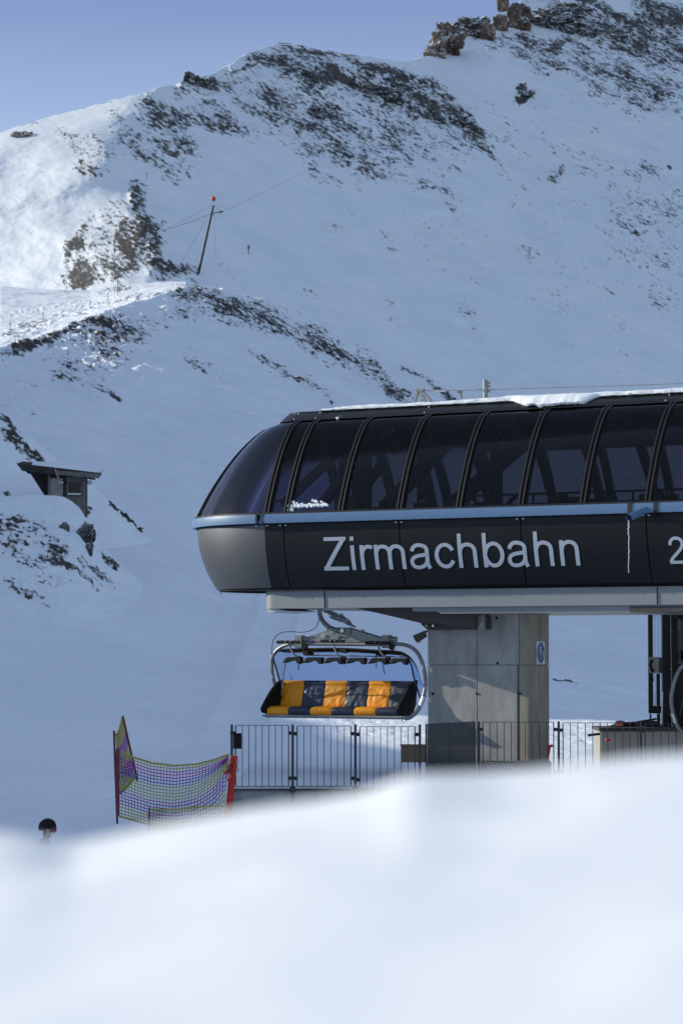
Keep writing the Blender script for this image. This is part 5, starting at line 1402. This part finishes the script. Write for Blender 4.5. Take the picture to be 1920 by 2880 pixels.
mb = MB(); hpr(mb, [(726, 858), (738, 858), (738, 878), (726, 878)], -.0, .05); mb.build('bottle', M['white'], wf)
# roof: boards, fascia left and right
mb = MB(); V = [kh(178, 583, -.5), kh(1018, 683, -.5), kh(1018, 660, 2.4), kh(230, 560, 2.4)]
V2 = [v - Vector((0, 0, .14)) for v in V]; mb.add(V + V2, [(0, 1, 2, 3), (7, 6, 5, 4), (0, 4, 5, 1), (1, 5, 6, 2), (2, 6, 7, 3), (3, 7, 4, 0)])
rf = mb.build('roof', M['woodd'], hut)
mb = MB(); hpr(mb, [(178, 582), (560, 640), (566, 702), (520, 692), (236, 664)], -.62, -.51); mb.build('left_fascia', M['woodd'], rf)
mb = MB(); hpr(mb, [(566, 657), (1016, 690), (1004, 738), (566, 700)], -.60, -.51); hpr(mb, [(985, 676), (1018, 682), (1014, 694), (985, 690)], -.60, -.45); mb.build('right_fascia', M['wood'], rf)
mb = MB(); hpr(mb, [(560, 640), (575, 642), (608, 738), (590, 735)], -.66, -.625); mb.build('gutter_strap', M['steel'], rf)
mb = MB(); hpr(mb, [(858, 715), (955, 735), (950, 746), (858, 730)], -.3, .4); mb.build('eave_board', M['woodd'], rf)
o3 = kh(600, 640, -.5)
mb = MB()
def rs(u, v):
    x = 330 + 680 * u; base = kh(x, 583 + (x - 178) * .119, 0).z + .0
    p = kh(x, 600, 0)
    hgt = (.05 + .12 * math.sin(math.pi * min(u * .9 + .1, 1)) + .03 * nf(u * 7, v * 3)) * min(1, v * 5, (1.0 - v) * 5 + .2)
    yy = -.55 + 2.9 * v
    return (p.x, yy, base + v * .35 + hgt)
mb.grid(rs, [i / 30 for i in range(31)], [i / 12 for i in range(13)])
mb.grid(lambda u, v: (lambda q: (q[0], q[1], kh(330 + 680 * u, 583 + (152 + 680 * u) * .119, 0).z + v * .35 - .02))(rs(u, v)), [i / 30 for i in range(31)], [i / 12 for i in range(13)])
hs = mb.build('roof_snow', M['knoll'], None, True); hs.location = ho; tag(hs, 'thin layer of snow on the roof of the wooden hut', 'snow')
hl = thing('hut_lantern', 'small round wire lantern beside the hut under the eave', 'lantern', P(253, 1357.5, HD - .2), 0)
mb = MB(); mb.tube([(.12 * math.cos(t), 0, .10 * math.sin(t)) for t in np.linspace(0, 2 * math.pi, 14)[:-1]], .022, 6, closed=True); mb.build('ring', M['woodd'], hl)
mb = MB(); mb.box((0, 0, 0), (.12, .06, .09)); mb.build('glass_box', M['steel'], hl, bevel=.01)
mb = MB(); mb.beam((-.30, 0, .13), (-.05, 0, .10), .03, .03); mb.beam((.0, 0, .10), (.05, 0, .24), .03, .03); mb.build('arm', M['woodd'], hl)

# ================================================================== mountain: pole with ball, stakes, snow fences, rocks
def spur_D(px, py):
    v = vofpy(py)
    for D in np.arange(330, 860, 2.0):
        z, dc = base_z(np.array([[float(px)]]), np.array([[D]]))
        if D > dc[0, 0] - 4 and z[0, 0] >= CAMZ + v * D: return float(D)
    return None
def ground_D(px, py):
    d = spur_D(px, py) if px < 600 else None
    f = far_D(px, py); return min(d, f) if d else f
PD = far_D(558, 757) - 3
pb0 = P(558, 760, PD); ptop = P(600.4, 578, PD)
bp = thing('leaning_pole', 'tall leaning dark pole topped by a red ball on the mountain slope', 'pole', pb0, 0)
mb = MB(); mb.tube([Vector((0, 0, -1)), ptop - pb0], [.42, .32], 10); mb.build('shaft', M['pole'], bp, True)
mb = MB(); mb.sphere(P(600.4, 559, PD) - pb0, 7 * PD / F, 20, 14); mb.build('ball', M['red'], bp, True)
mb = MB(); mb.tube([ptop - pb0, P(600.4, 565, PD) - pb0], .05, 6); mb.build('ball_rod', M['steel'], bp)
mb = MB(); mb.tube([P(594, 600.5, PD) - pb0, P(603, 599, PD) - pb0, P(620, 596, PD) - pb0], .13, 6); mb.box(P(622, 596, PD) - pb0, (1.0, .6, .42), Matrix.Rotation(-.18, 3, 'Y')); mb.build('cross_arm', M['pole'], bp)
def wire(label, pts, r_):
    o_ = Vector(pts[0]); t = thing('steel_cable', label, 'cable', o_, 0, 'cables of the leaning pole')
    mb = MB(); mb.tube([Vector(p) - o_ for p in pts], r_, 5); mb.build('cable_line', M['pole'], t)
wire('main cable falling to the left from the pole\'s cross arm', crv([P(595, 600, PD), P(540, 622, PD - 8), P(455, 649, PD - 25)], 5), .055)
wire('upper cable falling to the left from the top of the pole', [P(600, 577, PD), P(470, 642, PD - 20)], .03)
wire('stay running steeply down left from the pole to the rocks', [P(587, 607, PD), P(500, 756, PD - 12)], .03)
wire('vertical stay hanging right of the leaning pole', [P(602.5, 596, PD - 2), P(607, 722, PD - 5)], .03)
wire('short stay between pole top and cross arm', [P(602, 578, PD), P(621, 594, PD)], .035)
wire('long faint cable rising right from the cross arm up the slope', [P(627, 595, PD), P(858, 484, far_D(858, 484) - 25), P(900, 465, far_D(900, 465) - 25)], .03)
stk = [(30.6, 905, 933, .5), (124, 877, 903, 3), (255, 845, 858, 0), (305, 823, 845, 1.5), (331.6, 779, 834, 0), (336, 806, 821, 0), (324, 733, 773, 0), (323, 672, 715, 0), (346, 630, 655, 0), (377.6, 551, 594, -1)]
lab = ['thin stake nearest the left edge on the sunlit ridge', 'slightly tilted stake, second from the left on the sunlit ridge', 'tiny pale stake between the ridge stakes', 'tilted stake just left of the tall one on the ridge', 'tall stake at the foot of the grey rock patch', 'short stake close beside the tall one on the ridge', 'stake in the middle of the grey rock patch', 'stake in the upper half of the grey rock patch', 'short stake near the top of the rock patch', 'topmost stake where the rocks begin']
for (px, y0, y1, dx), l in zip(stk, lab):
    D = ground_D(px, y1) - 1.5; b = P(px, y1, D); t = P(px - dx, y0, D)
    s_ = thing('wooden_stake', l, 'stake', b, 0, 'stakes along the ridge')
    w_ = .9 * D / F; mb = MB(); mb.tube([Vector((0, 0, -1)), t - b], w_, 6); mb.build('shaft', M['woodd'], s_)
    mb = MB(); mb.box((t - b) * .8, (w_ * 3.2, w_ * 2, w_ * 1.5)); mb.build('collar', M['woodd'], s_)
for px, y0, y1, l, wd in ((412.7, 486, 495, 'lone little dark marker on the snow under the left rocks', 1.3), (699, 689, 704, 'dark padded marker standing alone on the open slope', 2.8)):
    D = far_D(px, y1) - 3; b = P(px, y1, D); t = P(px, y0, D)
    s_ = thing('slope_marker', l, 'marker', b, 0); w_ = wd * D / F
    mb = MB(); mb.tube([Vector((0, 0, -1)), (t - b) * .15, (t - b) * .3, (t - b) * .85, t - b], [w_ * .4, w_ * .4, w_, w_, w_ * .5], 8); mb.build('body', mat('slate', (.03, .05, .08), .6), s_, True)
for x0_, y0, x1_, y1, hgt, l in ((783, 121, 818, 123, 6, 'low open avalanche fence on the rounded summit'), (974, 154, 1008.7, 158, 6, 'low open avalanche fence on the ridge right of the summit')):
    D = far_D((x0_ + x1_) / 2, y1 + hgt + 4) + 2; a = P(x0_, y0, D); b = P(x1_, y1, D)
    s_ = thing('avalanche_fence', l, 'fence', a, 0, 'avalanche fences on the ridge'); d = b - a; dz = hgt * D / F
    mb = MB(); mb.beam(Vector((0, 0, 0)), d, .2, .22); mb.beam(Vector((0, 0, -dz)), d - Vector((0, 0, dz)), .2, .16); mb.build('rails', M['pole'], s_)
    mb = MB()
    for k in range(4): p = d * (k / 3 * .96 + .02); mb.beam(p + Vector((0, .15, -dz - 2)), p + Vector((0, .15, .1)), .12, .12); mb.cut()
    mb.build_split('fence_upright', M['pole'], s_)

def crag_mat(name, c1, c2, c3, sc):
    m = bpy.data.materials.new(name); m.use_nodes = True; nt = m.node_tree; n = nt.nodes; l = nt.links; b = n['Principled BSDF']
    g = n.new('ShaderNodeNewGeometry'); sp_ = n.new('ShaderNodeSeparateXYZ'); l.new(g.outputs['Normal'], sp_.inputs[0])
    t = n.new('ShaderNodeTexNoise'); t.inputs['Scale'].default_value = sc; t.inputs['Detail'].default_value = 8; t.inputs['Roughness'].default_value = .7
    mp = n.new('ShaderNodeMapping'); mp.inputs['Scale'].default_value = (1, 1, .5); l.new(g.outputs['Position'], mp.inputs[0]); l.new(mp.outputs[0], t.inputs[0])
    cr = n.new('ShaderNodeValToRGB'); e = cr.color_ramp.elements; e[0].position = .36; e[0].color = (*c1, 1); e[1].position = .66; e[1].color = (*c2, 1)
    e2 = cr.color_ramp.elements.new(.5); e2.color = (*c3, 1); l.new(t.outputs[0], cr.inputs[0])
    ad = n.new('ShaderNodeMath'); ad.operation = 'MULTIPLY_ADD'; l.new(t.outputs[0], ad.inputs[0]); ad.inputs[1].default_value = .35; l.new(sp_.outputs[2], ad.inputs[2])
    r_ = n.new('ShaderNodeMapRange'); r_.inputs[1].default_value = .54; r_.inputs[2].default_value = .64; l.new(ad.outputs[0], r_.inputs[0])
    x = n.new('ShaderNodeMix'); x.data_type = 'RGBA'; l.new(r_.outputs[0], x.inputs[0]); l.new(cr.outputs[0], x.inputs[6]); x.inputs[7].default_value = (.82, .85, .9, 1)
    l.new(x.outputs[2], b.inputs['Base Color']); b.inputs['Roughness'].default_value = .85; b.inputs['Specular IOR Level'].default_value = .15
    bp_ = n.new('ShaderNodeBump'); bp_.inputs['Strength'].default_value = .8; bp_.inputs['Distance'].default_value = .5 / sc; l.new(t.outputs[0], bp_.inputs['Height']); l.new(bp_.outputs[0], b.inputs['Normal'])
    return m
CM1 = crag_mat('brown_crag', (.02, .017, .016), (.33, .24, .18), (.15, .105, .08), .25)
CM2 = crag_mat('grey_crag', (.015, .015, .016), (.19, .18, .165), (.085, .08, .075), .35)
CM3 = crag_mat('near_crag', (.02, .019, .018), (.20, .19, .175), (.10, .095, .09), 1.8)
def crag(cx, cy, rx, ry, D, m, label, seed, depth=.7, rot=0.0, sub=5, blocky=1.0):
    c = P(cx, cy, D); k = D / F
    bm = bmesh.new(); bmesh.ops.create_icosphere(bm, subdivisions=sub, radius=1)
    co = np.array([v.co[:] for v in bm.verts])
    # flatten into a block, then break up with noise
    mx = np.abs(co).max(1, keepdims=True); co = co * (1 - .55 * blocky) + (co / mx) * .55 * blocky * .85
    s_ = seed * 7.3
    nz = fbm(co[:, 0] * 1.3 + s_, co[:, 1] * 1.3, co[:, 2] * .8, 5); n2 = np.abs(fbm(co[:, 0] * 3.2 + s_, co[:, 1] * 3.2, co[:, 2] * .9, 3))
    n4 = np.abs(fbm(co[:, 0] * 7 + s_, co[:, 1] * 7, co[:, 2] * 3, 3))
    co = co * (1 + .38 * nz - .34 * n2 - .10 * n4)[:, None]
    co[:, 0] *= rx * k; co[:, 2] *= ry * k; co[:, 1] *= rx * k * depth
    ca, sa = math.cos(rot), math.sin(rot); x = co[:, 0] * ca + co[:, 2] * sa; z = -co[:, 0] * sa + co[:, 2] * ca; co[:, 0] = x; co[:, 2] = z
    for v, q in zip(bm.verts, co): v.co = q
    me = bpy.data.meshes.new('rock_outcrop'); bm.to_mesh(me); bm.free(); me.materials.append(m)
    o = bpy.data.objects.new('rock_outcrop', me); COL.objects.link(o); o.location = c
    return tag(o, label, 'rock', 'rock outcrops on the slopes')
fD = lambda x, y: far_D(x, y)
crag(1262, 112, 50, 50, fD(1258, 170) + 9, CM1, 'reddish brown crag with a snow cap where the skyline steps up', 1, .8, .25)
crag(1222, 146, 34, 24, fD(1222, 170) + 7, CM1, 'low brown rock at the left foot of the crag on the skyline', 2)
crag(1316, 84, 70, 30, fD(1310, 120) + 14, CM2, 'snow covered dark rock behind the reddish crag', 3, .8, -.2)
crag(1362, 92, 30, 32, fD(1362, 120) + 6, CM1, 'small rusty rock between the two skyline crags', 4)
crag(1460, 54, 40, 44, fD(1462, 90) + 6, CM1, 'upright pale brown cliff block near the top edge', 5, .6, .1)
crag(1552, 66, 84, 38, fD(1550, 100) + 12, CM2, 'broad dark cliff right of the pale block near the top', 6, .6, .15)
crag(1408, 66, 24, 26, fD(1408, 100) + 7, CM1, 'brown rock step joining the crags on the skyline', 18)
crag(1600, 30, 52, 22, fD(1600, 60) + 8, CM2, 'dark ledge at the top edge above the upper cliff band', 21, .6, .25)
crag(1720, 92, 46, 20, fD(1720, 110) + 8, CM2, 'dark ledge farthest right in the upper cliff band', 22, .6, .3)
crag(1640, 88, 40, 22, fD(1640, 110) + 8, CM2, 'low dark rock at the right end of the upper cliff band', 19, .6, .3)
crag(1412, 12, 18, 22, fD(1412, 60) + 4, CM1, 'tip of brown rock on the skyline at the top edge', 7)
crag(542, 238, 32, 32, fD(542, 250) + 6, CM2, 'left of the two dark crags below the summit shoulder', 8, .7, .2)
crag(588, 252, 34, 36, fD(588, 260) + 6, CM2, 'right of the two dark crags below the summit shoulder', 9, .7, .2)
crag(66, 388, 34, 20, fD(66, 395) + 6, CM1, 'brown boulder on the snow ridge near the left edge', 10)
crag(1476, 264, 25, 11, fD(1476, 268), CM2, 'single flat dark rock in the snowfield at the upper right', 11)
crag(888, 322, 30, 20, fD(888, 325), CM2, 'dark block in the middle of the speckled rock face', 12)
crag(1075, 262, 60, 24, fD(1075, 265), CM2, 'long dark ledge across the speckled rock face', 13, .5, .1)
crag(1300, 352, 44, 24, fD(1300, 352), CM2, 'dark ledge at the right end of the speckled rock face', 14, .5, .6)
crag(181, 1494, 17, 25, 151, CM3, 'narrow grey rock under the hut, left of the bigger one', 15, .7, .1, 5, .3)
crag(240, 1508, 27, 38, 153, CM3, 'grey rounded rock face right under the hut', 16, .6, .25, 5, .3)
crag(252, 1548, 12, 22, 151, CM3, 'small grey rock below the rounded rock face', 17, .7, .2, 4, .3)

# ================================================================== skier behind the bank
def person():
    D = 46.0; hd = P(139, 2331, D)
    base = Vector((hd.x - .1, D, hd.z - 1.38))
    t = thing('person', 'skier in dark helmet and goggles, seen only by the head above the snow bank', 'person', base, 0)
    H = hd.z - base.z
    J = {'pel': (-.12, 0, .78, .15), 'sp': (-.06, 0, .98, .15), 'ch': (.0, 0, 1.12, .17), 'nk': (.04, 0, H - .16, .065), 'hd': (.085, 0, H - .03, .085), 'ht': (.09, 0, H + .05, .08)}
    for s_, y in (('l', -1), ('r', 1)):
        J.update({s_ + 'hip': (-.12, .10 * y, .74, .11), s_ + 'kn': (.16, .13 * y, .44, .075), s_ + 'an': (-.02, .13 * y, .10, .055), s_ + 'to': (.17, .13 * y, .05, .05),
                  s_ + 'sh': (.03, .19 * y, 1.16, .075), s_ + 'el': (.12, .27 * y, .92, .055), s_ + 'wr': (.34, .25 * y, .95, .038), s_ + 'ha': (.42, .24 * y, .96, .042)})
    E = [('pel', 'sp'), ('sp', 'ch'), ('ch', 'nk'), ('nk', 'hd'), ('hd', 'ht')]
    for s_ in 'lr': E += [('pel', s_ + 'hip'), (s_ + 'hip', s_ + 'kn'), (s_ + 'kn', s_ + 'an'), (s_ + 'an', s_ + 'to'), ('ch', s_ + 'sh'), (s_ + 'sh', s_ + 'el'), (s_ + 'el', s_ + 'wr'), (s_ + 'wr', s_ + 'ha')]
    for s_, y in (('l', -1), ('r', 1)):      # gloved fingers closed on the poles
        for k in range(5):
            a = s_ + 'f%d' % k; th = k == 4
            J[a] = (.44 + (.0 if th else .015), (.24 + (-.03 if th else .0)) * y, .985 - .02 * k if not th else .99, .014); J[a + 'b'] = (J[a][0] + .035, J[a][1] - .02 * y, J[a][2] - .012, .012); J[a + 'c'] = (J[a][0] + .02, J[a][1] - .045 * y, J[a][2] - .015, .010)
            E += [(s_ + 'ha', a), (a, a + 'b'), (a + 'b', a + 'c')]
    keys = list(J); me = bpy.data.meshes.new('body'); me.from_pydata([J[k][:3] for k in keys], [(keys.index(a), keys.index(b)) for a, b in E], [])
    o = bpy.data.objects.new('body', me); COL.objects.link(o)
    sk = o.modifiers.new('skin', 'SKIN'); sd_ = me.skin_vertices[0].data
    for i, k in enumerate(keys): sd_[i].radius = (J[k][3], J[k][3]); sd_[i].use_root = (k == 'pel')
    o.modifiers.new('sub', 'SUBSURF').levels = 1
    dg = bpy.context.evaluated_depsgraph_get(); m2 = bpy.data.meshes.new_from_object(o.evaluated_get(dg))
    for p in m2.polygons: p.use_smooth = True
    m2.materials.clear(); m2.materials.append(M['jacket']); m2.materials.append(M['skin'])
    for p in m2.polygons:
        if p.center.z > H - .10 and p.center.x > .05: p.material_index = 1
    bpy.data.objects.remove(o); o = bpy.data.objects.new('body', m2); COL.objects.link(o); o.parent = t
    mb = MB(); c = Vector((.07, 0, H + .045)); V = []
    mb.grid(lambda u, v: tuple(c + Vector((.145 * math.sin(v * 1.9) * math.cos(u * 6.2832), .115 * math.sin(v * 1.9) * math.sin(u * 6.2832), .125 * math.cos(v * 1.9) - (.03 if math.cos(u * 6.2832) < 0 else 0) * v))), [i / 28 for i in range(29)], [i / 12 for i in range(13)])
    mb.build('helmet', M['black'], t, True)
    mb = MB(); mb.grid(lambda u, v: tuple(c + Vector((.15 * math.cos(1.1 * (u - .5) * 2), .118 * math.sin(1.1 * (u - .5) * 2), -.01 - .085 * v))), [i / 14 for i in range(15)], [0, .33, .66, 1])
    mb.build('goggles', mat('pink_lens', (.12, .006, .025), .3), t, True)
    mb = MB(); mb.sphere((.175, 0, H - .055), .018, 8, 6, sc=(1, .8, 1.2)); mb.build('nose', M['skin'], t, True)
    for y in (-1, 1):
        mb = MB(); mb.box((.05, .13 * y, .015), (1.7, .08, .02)); mb.tube([(.88, .13 * y, .015), (.95, .13 * y, .06)], .03, 6); mb.build('ski', M['redp'], t, bevel=.004)
        mb = MB(); mb.tube([(.46, .22 * y, 1.02), (.30, .30 * y, .02)], .009, 6); mb.build('ski_pole', M['steel'], t)
person()
# curve of torn snow left by skiers beyond the bank
